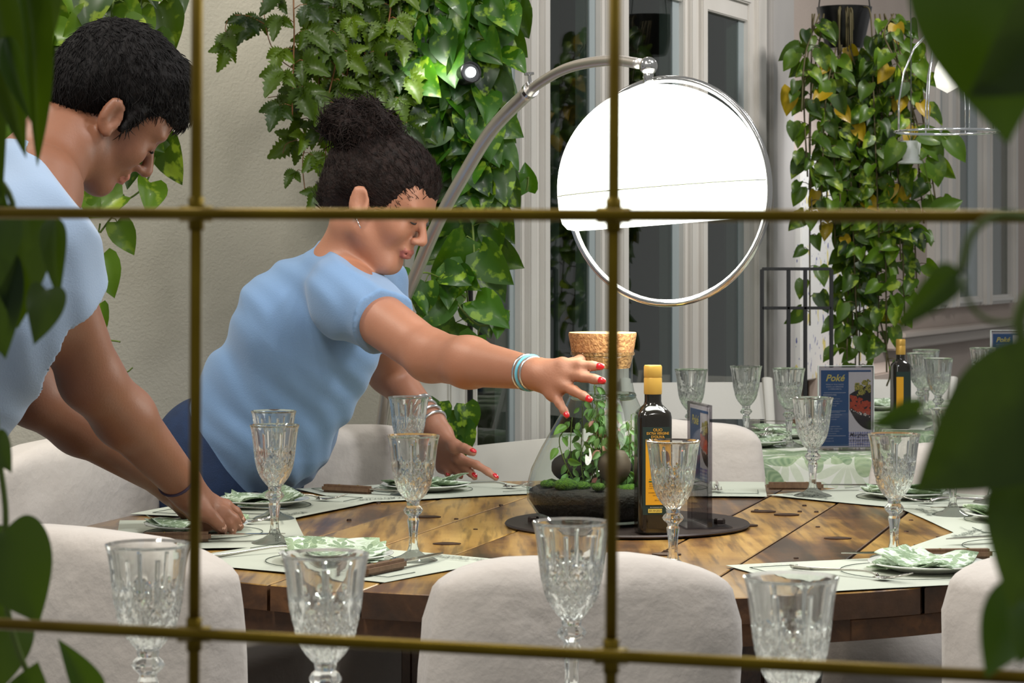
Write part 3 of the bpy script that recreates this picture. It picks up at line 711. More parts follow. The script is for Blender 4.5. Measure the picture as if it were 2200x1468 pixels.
F = Foliage(5); F2 = Foliage(6); rnd = random.Random(2)
for k in range(34):
    a = rnd.uniform(0, 6.28); r0 = rnd.uniform(0, .055); b = JC + Vector((r0 * math.cos(a), r0 * math.sin(a), .06)); hh = rnd.uniform(.05, .165)
    if k % 4 == 0: hh *= 1.1
    lim = max(.02, .108 - hh * .55); r1 = min(r0 + rnd.uniform(-.02, .035), lim)
    tp = JC + Vector((r1 * math.cos(a), r1 * math.sin(a), .06 + hh)); fl = F2 if (k % 5 == 2) else F
    fl.strand([b, (b + tp) / 2 + Vector((rnd.uniform(-.006, .006), 0, .01)), tp], .011, .017, 'oval', petiole=.006, r=.0007, wr=.5, rows=4, spread=.8)
F.build(tj, foliage_mat('terrarium_leaf', (70, 116, 50), (136, 172, 104)), M_stem, ('green_plants', 'green_stems'))
F2.build(tj, foliage_mat('pink_leaf', (196, 120, 118), (214, 160, 140), trl=.2), mat('pink_stem', (150, 100, 80)), ('pink_plants', 'pink_stems'))
F = Foliage(8)
F.strand([JC + Vector((-.045, -.02, .065)), JC + Vector((-.062, -.03, .10)), JC + Vector((-.070, -.03, .135)), JC + Vector((-.055, -.03, .155))], .02, .022, 'oval', petiole=.007, r=.0009, wr=.55)
F.build(tj, foliage_mat('terrarium_leaf2', (90, 136, 60), (120, 160, 70)), M_stem, ('trailing_shoot', 'shoot_stem'))

def bottle(c, s, lab, big=True):
    c = Vector(c); r = thing('oil_bottle', lab, 'bottle', tuple(c)); Z = Matrix.Rotation(R(8), 3, 'Z')
    def sq(r_, z, a, i):    # square section with rounded corners below, round neck above
        z_ = z / s
        f = 1 if z_ < .185 else max(0, 1 - (z_ - .185) / .012)
        a2 = ((a + math.pi / 4) % (math.pi / 2)) - math.pi / 4; k = 1 / max(math.cos(a2), .001); k = min(k, 1.20)
        return r_ * (1 + (k - 1) * f)
    h_ = [(0, .001), (.024, .001), (.0262, .004), (.0265, .01), (.0265, .178), (.0255, .186), (.020, .193), (.0145, .198), (.0130, .203), (.0130, .228), (0, .228)]
    MB().lathe([(a * s, b * s) for a, b in h_], c, 48, 0, Z, sq).build('bottle_body', M_oilglass, r, 50)
    MB().lathe([(a * s, b * s) for a, b in [(.0136, .214), (.0140, .216), (.0140, .238), (.0134, .2395), (.0140, .241), (.0140, .256), (.0128, .2585), (0, .2585)]], c, 36).build('bottle_cap', mat('gold_cap', (206, 162, 74), .35, .3), r, 40)
    FM = frame(c + Z @ Vector((0, -.0268 * s, 0)), Z @ Vector((1, 0, 0)), (0, 0, 1))
    def panel(name, x0, x1, z0, z1, m, off=0):
        return MB().box(FM @ Vector(((x0 + x1) / 2 * s, (z0 + z1) / 2 * s, .0002 + off)), ((x1 - x0) * s, .0006, (z1 - z0) * s), Z).build(name, m, r)
    lb = panel('label_back', -.021, .021, .031, .165, mat('label_green', (22, 44, 38), .6))
    if not big:
        panel('label', -.021, .0, .03, .150, mat('label_yellow', (222, 160, 24), .6), .0006); return r
    ly = panel('label', -.0168, .0195, .046, .146, mat('label_yellow', (222, 160, 24), .6), .0006)
    cy = mat('label_text', (214, 158, 48), .6); ck = mat('label_ink', (56, 34, 14), .6)
    tx = lambda t, sz, x, z, m, sh=0, al='CENTER', sx=1, of=0: text_part('label_lettering', t, sz * s, FM @ Matrix.Translation((x * s, z * s, .0014)), m, r, sh, al, sx=sx, offset=of)
    tx('OLIO', .0062, .002, .1605, cy, of=.0001); tx('EXTRA VERGINE', .0054, .002, .1552, cy, sx=.88, of=.0001); tx("D'OLIVA", .0056, .002, .1498, cy, of=.0001)
    tx('Schiffini', .0098, .0012, .1375, ck, .35, sx=1)
    MB().lathe([(0, -.0003), (.0125, -.0003), (.0125, .0003), (0, .0003)], FM @ Vector((.004 * s, .116 * s, .0013)), 20, 0, Z @ Matrix.Rotation(R(90), 3, 'X')).build('olive_emblem', mat('emblem', (84, 26, 18), .5), r)
    for k, (t, z) in enumerate((('Per Alimenti', .098), ('LA NOSTRA', .0945), ('TAVOLA', .091), ('PRODOTTO ITALIANO', .085), ('estratto a freddo da olive', .0775), ('direttamente dal frantoio', .0745), ('e solo con mezzi meccanici', .0715), ('CONSERVARE AL RIPARO', .0645), ('DALLA LUCE', .0605), ('500 ml e', .053))):
        tx(t, .0027, .0012, z, ck, 0, sx=.9)
    tx('da consumarsi entro', .0024, 0, .0425, mat('label_white', (210, 205, 190)), 0)
    lot = panel('lot_tag', -.013, .0085, .034, .040, mat('tag_yellow', (214, 190, 84), .6), .0008); tx('30-10-2021', .0044, -.0022, .037, ck, .2)
    fl = MB(); fl.box(FM @ Vector((-.009 * s, .0818 * s, .0014)), (.006 * s, .0004, .0018), Z); fl.build('green_stripe', mat('stripe_green', (20, 90, 50)), r)
    return r
bp = T(1401, 1142, TZ + .007); bottle((bp.x, 3.722, TZ + .0068), 1.0, 'tall dark olive oil bottle with yellow label and gold cap beside the terrarium')

def card_holder(c, rotz, wd, ht, lab, full=True, z=TZ):
    c = Vector((c[0], c[1], z)); r = thing('menu_holder', lab, 'menu', tuple(c)); Z = Matrix.Rotation(R(rotz), 3, 'Z')
    m_ = MB(); 
    for y in (-.0030, .0030): m_.box(c + Z @ Vector((0, y, ht / 2 + .0035)), (wd, .0016, ht - .003), Z)
    m_.build('acrylic_sleeve', M_acryl, r)
    MB().box(c + Z @ Vector((0, 0, .0018)), (wd, .075, .0022), Z, 0, .0006).build('acrylic_foot', M_acryl, r)
    e = MB()
    for x in (-wd / 2, wd / 2): e.box(c + Z @ Vector((x, 0, ht / 2 + .003)), (.0014, .0084, ht), Z)
    e.box(c + Z @ Vector((0, 0, ht + .0028)), (wd, .0084, .0012), Z); e.build('acrylic_edge', mat('acrylic_edge', (206, 212, 210), .2) if full else M_acryl, r)
    b0 = .070 if not full else .006
    def pn(name, x0, x1, z0, z1, m, off, par=None):
        cc = MB()
        for sg in (-1, 1): cc.box(c + Z @ Vector(((x0 + x1) / 2 * sg, -off * sg, (z0 + z1) / 2)), (x1 - x0, .0002, z1 - z0), Z)
        return cc.build(name, m, par or r)
    hw = wd / 2 - .002; H = ht - .001
    pn('card', -hw, hw, b0, H, mat('card_white', (224, 226, 226), .6), .0004)
    pn('blue_panel', -hw + .004, .006 * wd / .126, b0 + .003, H - .006, mat('menu_blue', (44, 92, 142), .6), .0007)
    pn('blue_band', 0, hw - .004, H - .010, H - .006, mat('menu_blue', (44, 92, 142)), .0007)
    px0, px1 = .008 * wd / .126, hw - .004
    pz0, pz1 = b0 + (H - b0) * .22, H - .012
    FMs = [frame(c + Z @ Vector((0, -.0011, 0)), Z @ Vector((1, 0, 0)), (0, 0, 1)), frame(c + Z @ Vector((0, .0011, 0)), Z @ Vector((-1, 0, 0)), (0, 0, 1))]
    food = MB(); cut = MB(); rice = MB(); sal = MB(); rd = random.Random(3)
    w_ = px1 - px0; hh = pz1 - pz0
    for FM in FMs[:1] if full else FMs:
        # dark bowl cropped by the picture's edge
        pts = []
        for i in range(26):
            t = i / 25; x = w_ * t; zt = hh * (.62 + .16 * math.sin(t * 1.5)); zb = hh * (.36 * (1 - t) ** 2.2 + .0); pts.append((x, zt, zb))
        vs = [FM @ Vector((px0 + x, pz0 + zt, .0001)) for x, zt, zb in pts] + [FM @ Vector((px0 + x, pz0 + zb, .0001)) for x, zt, zb in pts]
        food.add(vs, [(26 + i, 27 + i, i + 1, i) for i in range(25)])
        for (arr, n, y0, y1, sz) in ((sal, 70, .62, .84, .0045), (cut, 120, .38, .60, .0045), (rice, 22, .33, .37, .002)):
            for k in range(n):
                x = rd.uniform(.02, .97); yy = rd.uniform(y0, y1) - (.12 * x if arr is not sal else -.12 * (x - .6)); 
                if arr is sal and x < .25: continue
                rr = min(sz * rd.uniform(.5, 1.1), x * w_, (1 - x) * w_ + .0003); p = [FM @ Vector((px0 + x * w_ + rr * math.cos(j * 1.05) * rd.uniform(.7, 1), pz0 + yy * hh + rr * math.sin(j * 1.05) * rd.uniform(.7, 1), .0002 + k * 1e-6)) for j in range(6)]
                arr.add(p, [tuple(range(6))])
    food.build('printed_bowl', mat('bowl_black', (26, 26, 30), .5), r); cut.build('printed_salmon', mat('salmon_red', (170, 44, 26), .6, noise=(420, (212, 96, 48), .2)), r)
    rice.build('printed_rice', mat('rice_white', (220, 214, 200), .6), r); sal.build('printed_salad', mat('salad_yellow', (206, 190, 90), .6, noise=(380, (92, 118, 30), .12)), r)
    pn('gingham_panel', px0 - .002, hw - .004, b0 + .001, pz0 - .004, GING, .0007)
    yel = mat('menu_yellow', (226, 218, 110), .6); wh = mat('menu_white', (196, 206, 214), .6); k_ = mat('menu_black', (24, 26, 40), .6)
    for FM in FMs[:1] if full else FMs:
        q = wd / .126; tx = lambda t, sz, x, z, m, sh=0, al='CENTER', sx=1, of=0: text_part('menu_lettering', t, sz * q, FM @ Matrix.Translation((x * q, z, .0)), m, r, sh, al, sx=sx, offset=of)
        xm = (-hw / q + .004 + .006) / 2; tx('Poké', .021, xm, H - .024, yel, .3, of=.0004)
        if full:
            for i, t in enumerate(('MENU A TELA VASTO', 'SCEGLI LA VERSIONE', 'O MARGHERITA')): tx(t, .0042, xm, H - .038 - i * .0052, wh)
            tx('MARGHERITA POKE', .0034, -hw / q + .009, H - .0615, wh, 0, 'LEFT', of=.0001)
            for (zz, n) in ((H - .070, 4), (H - .1005, 4), (H - .132, 4)):
                for i in range(n): tx(('riso venere, salmone fresco', 'avocado, mango e sesamo nero', 'con salsa di soia e zenzero', 'cipolla rossa e limone')[i], .0036, -hw / q + .009, zz - i * .0052, wh, 0, 'LEFT', .95)
            tx('PICCOLA 8 €', .0034, -hw / q + .012, b0 + .020, wh, 0, 'LEFT'); tx('GRANDE 12 €', .0034, -hw / q + .012, b0 + .014, wh, 0, 'LEFT')
            ln = MB()
            for zz in (H - .0565, H - .0975, b0 + .026): ln.box(FM @ Vector((xm * q, zz, .0)), (.050 * q, .0002, .0009), Z)
            ln.build('menu_rule', wh, r)
            gx = (px0 + hw) / 2 / q - .002; gz = (b0 + pz0) / 2
            tx('Margherita', .0125, gx, gz + .008, k_, .3, sx=.9, of=.0001); tx('e le sue sorelle', .0095, gx, gz - .004, k_, .3, sx=.85); tx('PIZZERIA', .004, gx, gz - .0125, k_)
    return r
m, nt, b = new_mat('gingham'); h = NT(nt); tc = h.n('TexCoord'); sp_ = h.n('SeparateXYZ'); h.l(tc.outputs['Object'], sp_.inputs[0])
sx_ = h.math('GREATER_THAN', h.math('SINE', h.math('MULTIPLY', sp_.outputs[0], 1200)), 0); sz_ = h.math('GREATER_THAN', h.math('SINE', h.math('MULTIPLY', sp_.outputs[2], 1200)), 0)
h.l(h.mix(h.math('MULTIPLY', h.math('ADD', sx_, sz_), .5), lin((226, 228, 234)), lin((120, 134, 190))), b.inputs['Base Color']); GING = m
p = T(1503, 1128, TZ + .007); card_holder((p.x, p.y), -80, .125, .19, 'clear acrylic menu stand seen edge-on beside the oil bottle', False, TZ + .0068)

# ---------------------------------------------------------------- arc floor lamp with a dome shade
al = thing('arc_floor_lamp', 'chrome arc floor lamp with big glowing white dome shade', 'lamp', (-.30, 5.12, 0))
LC = Vector((.240, 3.75, 1.284))
pts = [P(806, 1010, 5.05), P(822, 900, 5.02), P(855, 690, 4.93), P(893, 590, 4.82), P(945, 470, 4.66), P(1000, 370, 4.5), P(1060, 275, 4.33), P(1140, 193, 4.14)]
pts = [Vector((-.305, 5.10, .045)), Vector((-.300, 5.08, .5))] + pts
pts = [Vector((-.31, 5.10, .045)), Vector((-.305, 5.09, .40))] + pts[2:]
c1 = spline(pts, 8); MB().tube(c1, .0125, 14).build('lower_tube', M_brushed, al, True)
m_ = MB(); m_.tube([c1[-1] - (c1[-1] - c1[-2]).normalized() * .008, c1[-1] + (c1[-1] - c1[-2]).normalized() * .004], .0142, 16); m_.build('collar', M_chrome, al, 40)
c2 = spline([P(1136, 196, 4.15), P(1165, 175, 4.09), P(1210, 150, 4.01), P(1260, 136, 3.93), P(1320, 130, 3.84), P(1375, 137, 3.76)], 8); MB().tube(c2, .0088, 12).build('upper_tube', M_brushed, al, True)
kp = P(1139, 180, 4.13); m_ = MB(); m_.lathe([(0, 0), (.003, 0), (.003, .014), (.0085, .015), (.0085, .019), (0, .020)], kp, 14, 0, Matrix.Rotation(R(-6), 3, 'Y')); m_.build('knob', M_chrome, al, 30)
je = P(1393, 142, 3.75); m_ = MB()
bm = bmesh.new(); bmesh.ops.create_uvsphere(bm, u_segments=20, v_segments=12, radius=.0145)
m_.add([v.co + je for v in bm.verts], [[v.index for v in f.verts] for f in bm.faces]); bm.free()
m_.lathe([(0, -.033), (.004, -.032), (.0085, -.026), (.0085, -.012), (.006, -.008), (0, -.008)], je, 16)
m_.build('swivel_joint', M_chrome, al, 40)
MB().lathe([(0, 0), (.15, 0), (.155, .01), (.155, .035), (.15, .045), (0, .045)], (-.31, 5.10, 0), 40).build('base', mat('lamp_base', (60, 60, 62), .35), al, 30)
yaw = R(-31); RX = Vector((math.cos(yaw), math.sin(yaw), 0)); RR = .174
m_ = MB(); m_.tube([LC + RX * RR * math.cos(i / 72 * 6.2832) + Vector((0, 0, 1)) * RR * math.sin(i / 72 * 6.2832) for i in range(72)], .0058, 10, closed=True, flat=1.0); m_.build('ring', M_chrome, al, True)
SM = (Matrix.Rotation(R(-4.5), 3, 'Y')); SC = LC + Vector((-.008, 0, .004)); rs = .162
dome = [(0, rs * .995)] + [(rs * math.sin(a), rs * math.cos(a)) for a in [R(x) for x in range(4, 91, 4)]] + [(rs, 0), (rs * .998, -.028), (rs * .975, -.043), (rs * .93, -.052), (rs * .86, -.055), (rs * .5, -.055), (0, -.055)]
def glow(name, col, st):
    m, nt, b = new_mat(name); b.inputs['Base Color'].default_value = lin((240, 244, 235)); b.inputs['Roughness'].default_value = .25; b.inputs['Emission Color'].default_value = lin(col); b.inputs['Emission Strength'].default_value = st; return m
MB().lathe(dome, SC, 72, 0, SM).build('dome_shade', glow('opal_glow', (250, 255, 244), 3.2), al, 50)
m_ = MB(); m_.tube([SC + SM @ Vector((rs * 1.0005 * math.cos(i / 80 * 6.2832), rs * 1.0005 * math.sin(i / 80 * 6.2832), 0)) for i in range(80)], .0009, 6, closed=True); m_.build('shade_seam', mat('seam', (190, 196, 170), .6), al, True)

# ---------------------------------------------------------------- slip-covered chairs
def covered_chair(c, face, lab, wd=.40, ztop=.84, sag=0., seed=0, depth=.10):
    c = Vector((c[0], c[1], 0)); r = thing('covered_chair', lab, 'chair', tuple(c), 'chairs under pale cloth covers'); Z = Matrix.Rotation(R(face), 3, 'Z')   # local -y: outward, +y: towards the table
    mb = MB(); nz = 26; na = 56; off = seed * 7.7
    def ring(z, hx, y0, y1, rc):
        out = []
        per = na
        for k in range(per):
            a = 2 * math.pi * k / per; ca, sa = math.cos(a), math.sin(a); e = .36
            x = hx * math.copysign(abs(ca) ** e, ca); y = (y0 + y1) / 2 + (y1 - y0) / 2 * math.copysign(abs(sa) ** e, sa)
            n = mnoise.noise(Vector((x * 5 + off, y * 5, z * 2.2))) * .018 + .007 * (1 - abs(mnoise.noise(Vector((x * 4 + z * 5 + off, y * 4, z * 2 - x * 3))) * 3)) * (z < ztop - .05) + mnoise.noise(Vector((x * 17 + off, y * 17, z * 4))) * .005 + .004 * math.sin(a * 9 + off) * (ztop - z) * 2
            nv = Vector((ca, sa, 0)); zz = z + sag * x + .006 * mnoise.noise(Vector((x * 9, y * 9 + off, 3)))
            out.append(Z @ (Vector((x, y, zz)) + nv * n) + c)
        return out
    rings = []
    for i in range(9):
        t = i / 8; rnd_ = math.sin(t * math.pi / 2); z = ztop - .035 * (1 - math.sqrt(max(0, 1 - (1 - t) ** 2))) ; 
        rings.append(ring(ztop - .045 * (1 - math.cos(t * math.pi / 2)), max(.004, wd / 2 * (.10 + .84 * rnd_ ** .8)), -depth / 2 * (.2 + .75 * rnd_), depth / 2 * (.2 + .75 * rnd_), 0))
    for i in range(1, nz + 1):
        t = i / nz; z = ztop - .045 - (ztop - .045 - .06) * t; rings.append(ring(z, wd / 2 * (.94 + .22 * t), -depth / 2 * (.95 + 1.0 * t), depth / 2 * (.95), 0))
    vs = sum(rings, []); fs = []
    for j in range(len(rings) - 1):
        for k in range(na): fs.append((j * na + k, (j + 1) * na + k, (j + 1) * na + (k + 1) % na, j * na + (k + 1) % na))
    fs.append(tuple(range(na)))
    mb.add(vs, fs)
    n0 = len(mb.v); rings = []
    for z, f in ((.485, .3), (.485, .9), (.475, 1), (.40, 1.01), (.3, 1.03), (.2, 1.04), (.06, 1.06)):
        rings.append(ring(z, wd / 2 * f, .05 - .0, .05 + .36 * f, 0))
    fs = []
    for j in range(len(rings) - 1):
        for k in range(na): fs.append((j * na + k, (j + 1) * na + k, (j + 1) * na + (k + 1) % na, j * na + (k + 1) % na))
    fs.append(tuple(range(na))); mb.add(sum(rings, []), fs)
    mb.build('slip_cover', M_cover, r, True)
    for x in (-.8, .8):
        for y in (-.04, .33): m_ = MB(); m_.box(c + Z @ Vector((x * wd / 2, y, .10)), (.028, .028, .20), Z, 0, .003); m_.build('leg', M_white, r)
    return r
covered_chair((.082, 2.80), 12, 'covered chair front and centre, its back toward the viewer', .375, .835, -.03, 1)
covered_chair((-.50, 2.93), -34, 'covered chair at the lower left behind the nearest left goblet', .42, .850, -.03, 2)
covered_chair((.725, 3.03), 30, 'covered chair at the lower right edge, partly behind the leaf built for a reflection', .42, .82, 0, 3)
covered_chair((-.80, 4.33), -118, 'covered chair at the left behind the young man\'s forearms', .48, .86, -.05, 4)
covered_chair((-.33, 4.86), 205, 'covered chair between the woman\'s two arms and the arc lamp', .34, .845, -.02, 5)
covered_chair((.34, 4.93), 178, 'covered chair behind the oil bottle and terrarium', .36, .85, .03, 6)
covered_chair((.94, 4.94), 160, 'covered chair at the far right behind the big dark leaf', .44, .80, 0, 7)
0 and covered_chair((.86, 5.02), 165, 'covered chair between the round table and the leaf-print table at the right', .30, .76, .1, 8)
def folding_chair(c, face, lab, tilt=0, ztop=.80, seatdir=1):
    c = Vector((c[0], c[1], 0)); r = thing('folding_chair', lab, 'chair', tuple(c), 'bare white folding chairs'); Z = Matrix.Rotation(R(face), 3, 'Z')
    f = lambda x, y, z: c + Z @ Vector((x, y, z))
    for x in (-.19, .19):
        m_ = MB(); m_.tube([f(x, .22, .0), f(x, .02, .42), f(x, -.13, ztop)], [.014, .014, .017], 10, flat=.8); m_.build('back_leg', M_white, r, 40)
        m_ = MB(); m_.tube([f(x * .9, -.20, .0), f(x * .9, .18, .44)], .013, 8, flat=.8); m_.build('front_leg', M_white, r, 40)
    n = 14; vs = []
    for i in range(n + 1):
        x = -.19 + .38 * i / n; y = -.115 - .022 * math.sin(i / n * math.pi)
        for (dy, z) in ((0, ztop - .105), (-.035, ztop - .01), (-.047, ztop - .01), (-.012, ztop - .105)): vs.append(f(x, y + .03 + dy, z))
    fs = [(i * 4 + k, i * 4 + (k + 1) % 4, (i + 1) * 4 + (k + 1) % 4, (i + 1) * 4 + k) for i in range(n) for k in range(4)] + [(0, 1, 2, 3)[::-1], tuple(n * 4 + k for k in range(4))]
    m_ = MB(); m_.add(vs, fs); m_.build('back_rail', M_white, r, 30)
    m_ = MB(); m_.box(f(0, .06, .445), (.36, .36, .022), Z, 0, .006); m_.build('seat', M_white, r)
    return r
fc = folding_chair((-.06, 4.98), 152, 'bare white folding chair beside the woman\'s resting hand', ztop=.80); fc.rotation_euler = (0, R(-8), 0); fc.location.x += .105
folding_chair((.50, 6.28), 185, 'bare white folding chair behind the leaf-print table, by the black iron screen', ztop=.86)
folding_chair((1.18, 7.62), 160, 'bare white folding chair at the far end of the right table', ztop=.80)
folding_chair((.93, 5.12), 170, 'bare white folding chair whose post shows at the leaf-print table\'s corner', ztop=.74) if False else None
folding_chair((2.02, 7.5), 110, 'bare white folding chair beside the second blue menu', ztop=.93)

# ---------------------------------------------------------------- tables with leaf-print cloths
def cloth_table(x0, x1, y0, y1, lab, lab2, drop=.26, z=TZ, seed=0):
    c = ((x0 + x1) / 2, (y0 + y1) / 2, 0); r = thing('dining_table', lab, 'table', c)
    MB().box((c[0], c[1], z - .02), (x1 - x0 - .01, y1 - y0 - .01, .030), None, 0, .004).build('tabletop', M_white, r)
    for sx in (x0 + .05, x1 - .05):
        for sy in (y0 + .05, y1 - .05): MB().box((sx, sy, (z - .035) / 2), (.045, .045, z - .035), None, 0, .003).build('leg', M_white, r)
    # cloth: a grid pulled over the edge
    nx, ny = 70, 60; vs = []; uv = []; D = drop
    for i in range(nx + 1):
        for j in range(ny + 1):
            u = x0 - D + (x1 - x0 + 2 * D) * i / nx; v = y0 - D + (y1 - y0 + 2 * D) * j / ny; uv.append((u, v))
            ox = max(0, x0 - u, u - x1); oy = max(0, y0 - v, v - y1); x = min(max(u, x0), x1); y = min(max(v, y0), y1); dn = math.hypot(ox, oy)
            fl = .004 + .05 * dn + .012 * math.sin((u if oy > ox else v) * 22 + seed) * min(1, dn * 5)
            if ox or oy:
                sx = -1 if u < x0 else 1; sy = -1 if v < y0 else 1
                x += sx * (ox / dn) * fl; y += sy * (oy / dn) * fl
            vs.append((x, y, z - dn + (.0008 * math.sin(u * 30) if dn == 0 else 0)))
    mb = MB(); mb.add(vs, [(i * (ny + 1) + j, (i + 1) * (ny + 1) + j, (i + 1) * (ny + 1) + j + 1, i * (ny + 1) + j + 1) for i in range(nx) for j in range(ny)]); mb.uv = uv
    return tag(mb.build('tablecloth', M_cloth, None, True), lab2, 'tablecloth')
cloth_table(.10, .84, 5.22, 5.98, 'table under the leaf-print cloth behind the round table', 'green leaf-print tablecloth under the blue menu behind the round table')
cloth_table(.93, 1.72, 6.0, 7.35, 'table at the right under a leaf-print cloth, by the pink wall', 'green leaf-print tablecloth on the right table by the pink wall', seed=2)
g3 = 'goblets on the leaf-print tables'
for k, (px, Y, lab) in enumerate(((1485, 5.45, 'far goblet just right of the gold-capped bottle'), (1603, 5.62, 'far goblet between the folding chair and the iron screen'), (1695, 5.50, 'far goblet left of the blue menu'))):
    goblet((px - 1100) / FPX * Y, Y, lab, g3, k)
for k, (px, Y, lab) in enumerate(((1978, 6.38, 'front goblet of the pair beside the small oil bottle'), (1990, 6.62, 'rear goblet of the pair beside the small oil bottle'), (2112, 6.75, 'far goblet in front of the second blue menu'), (2016, 6.05, 'goblet on the right table mostly behind the big dark leaf'))):
    goblet((px - 1100) / FPX * Y, Y, lab, g3, k)
p = P(1820, 965, 5.40); card_holder((p.x, 5.42), 6, .1265, .186, 'blue menu card with a bowl photo on the leaf-print table')
card_holder(((2172 - 1100) / FPX * 6.95, 6.95), 6, .12, .22, 'second blue menu card, top right on the far table')
q = P(1935, 940, 6.12); bottle((q.x, 6.12, TZ), .87, 'small dark oil bottle on the right table', False)
PLATE.put(((1615 - 1100) / FPX * 5.52, 5.52, TZ + .003), 0, 'white side plate under the fork left of the far goblets', 'white side plates'); PLATE.put(((1690 - 1100) / FPX * 5.78, 5.78, TZ + .003), 0, 'white side plate left of the blue menu', 'white side plates')
napkin((1615 - 1100) / FPX * 5.52, 5.52, .2, 31, 'napkin on the leftmost plate of the leaf-print table', TZ + .006); napkin((1690 - 1100) / FPX * 5.78, 5.78, .5, 32, 'napkin on the plate left of the blue menu', TZ + .006)
FORK.put(((1612 - 1100) / FPX * 5.5, 5.50, TZ + .02), -.6, 'fork lying on the leftmost plate of the leaf-print table', 'forks on the leaf-print table'); FORK.put(((1672 - 1100) / FPX * 5.76, 5.76, TZ + .02), 2.4, 'fork lying on the plate left of the blue menu', 'forks on the leaf-print table')
KNIFE.put(((1700 - 1100) / FPX * 5.88, 5.88, TZ + .0225), 1.3, 'steak knife left of the blue menu on the leaf-print table', 'knives on far tables')
KNIFE.put(((2030 - 1100) / FPX * 6.55, 6.55, TZ + .001), 1.45, 'steak knife on the right table beside the goblet pair', 'knives on far tables')
PLATE.put(((1905 - 1100) / FPX * 6.85, 6.85, TZ + .002), 0, 'white side plate behind the small oil bottle', 'white side plates'); napkin((1905 - 1100) / FPX * 6.85, 6.85, .3, 35, 'napkin behind the small oil bottle', TZ + .006)
PLATE.put(((2085 - 1100) / FPX * 6.3, 6.3, TZ + .002), 0, 'white side plate near the goblet pair, by the big leaf', 'white side plates')

# black iron screen
sc_ = thing('iron_screen', 'black iron screen of square bars in front of the painted panel', 'screen', (.68, 6.6, 0))
SY = 6.6
xs = [(x - 1100) / FPX * SY for x in (1637, 1694, 1730, 1786)]
for x in xs: MB().box((x, SY, .575), (.0105, .0105, 1.15), None, 0, .0015).build('upright', M_black, sc_)
for y in (578, 662):
    z = CZ - (y - HOR) / FPX * SY; MB().box(((xs[0] + xs[3]) / 2, SY - .001, z), (xs[3] - xs[0], .0085, .0085), None, 0, .001).build('crossbar', M_black, sc_)
MB().box(((xs[0] + xs[3]) / 2, SY, .006), (xs[3] - xs[0] + .02, .22, .012), None, 0, .002).build('foot', M_black, sc_)
pl_ = thing('iron_post', 'thin black post standing left of the doors behind the vine', 'post', tuple(P(1010, 900, 5.35).xy) + (0,))
pp_ = P(1010, 900, 5.35); m_ = MB(); m_.tube([(pp_.x, pp_.y, 0.02), (pp_.x, pp_.y, 2.6)], .0065, 10); m_.build('pole', M_black, pl_, True)
m_ = MB(); m_.lathe([(0, 0), (.07, 0), (.07, .012), (0, .02)], (pp_.x, pp_.y, 0), 20); m_.build('foot', M_black, pl_, 30)
# chrome cage pendant
CGC = P(2035, 283, 4.9); cg = thing('cage_pendant', 'bright wire cage pendant behind the upper right leaf', 'lamp', tuple(CGC))
m_ = MB(); rc_ = .105
m_.tube([CGC + Vector((rc_ * math.cos(i / 48 * 6.2832), rc_ * math.sin(i / 48 * 6.2832), 0)) for i in range(48)], .0026, 8, closed=True)
m_.build('cage_ring', mat('bright_wire', (235, 238, 240), .12, 1.), cg, True)
for k in range(8):
    a = k / 8 * 6.2832 + .25; m_ = MB(); m_.tube([CGC + Vector((rc_ * math.cos(a) * q, rc_ * math.sin(a) * q, z)) for q, z in ((1, 0), (1.0, .06), (.9, .12), (.68, .17), (.35, .205), (.08, .215))], .0017, 6); m_.build('cage_wire', mat('bright_wire', (235, 238, 240)), cg, True)
m_ = MB(); m_.tube([CGC + Vector((0, 0, .21)), CGC + Vector((0, 0, 1.2))], .0025, 6); m_.build('cord', M_black, cg, True)
m_ = MB(); m_.lathe([(0, .215), (.014, .212), (.016, .17), (.012, .16), (0, .16)], CGC, 16); m_.build('socket', M_chrome, cg, 30)
m_ = MB(); m_.lathe([(0, .16), (.012, .158), (.024, .13), (.027, .112), (.022, .09), (0, .078)], CGC, 20); m_.build('bulb', glow('bulb_glow', (255, 248, 236), .7), cg, True)
# small spotlight behind the vine
SPc = P(1012, 155, 5.02); spt = thing('spotlight', 'small bright spotlight with black body inside the middle vine', 'spotlight', tuple(SPc))
m_ = MB(); D_ = Vector((.35, -1, .1)).normalized(); Q = D_.to_track_quat('Z', 'Y').to_matrix()
m_.lathe([(0, -.07), (.018, -.07), (.021, -.06), (.023, 0), (.021, .002), (.020, -.004), (0, -.004)], SPc, 20, 0, Q); m_.build('spotlight_body', M_blackp, spt, 40)
m_ = MB(); m_.lathe([(0, .0005), (.019, .0005), (.019, -.003), (0, -.003)], SPc, 20, 0, Q); m_.v = [tuple(SPc + (Vector(v) - SPc) * .55 + D_ * .0002) for v in m_.v]; m_.build('bulb', glow('spot_glow', (250, 255, 255), 30), spt)
m_ = MB(); m_.tube([SPc - D_ * .05, Vector((pp_.x, SPc.y + .1, SPc.z - .02)), Vector((pp_.x, pp_.y, SPc.z - .06))], .004, 8); m_.build('bracket', M_black, spt, True)
# ---------------------------------------------------------------- hanging plants
def strands(F, lst, Y, step, L, kind='heart', out=(0, -1, 0), dY=.12, top=-70, pot=None, **k):
    if kind == 'heart': k.setdefault('wr', .86)
    rn = F.rnd
    for (x0, xm, x1, y1) in lst:
        y_ = Y + rn.uniform(-dY, dY)
        F.strand(([P(pot + (x0 - pot) * .16, -168, Y + .04)] if pot else []) + [P(x0, top, y_ + .05), P(xm, (top + y1) * .5, y_), P(x1, y1, y_ - .03)], step, L, kind, out, **k)
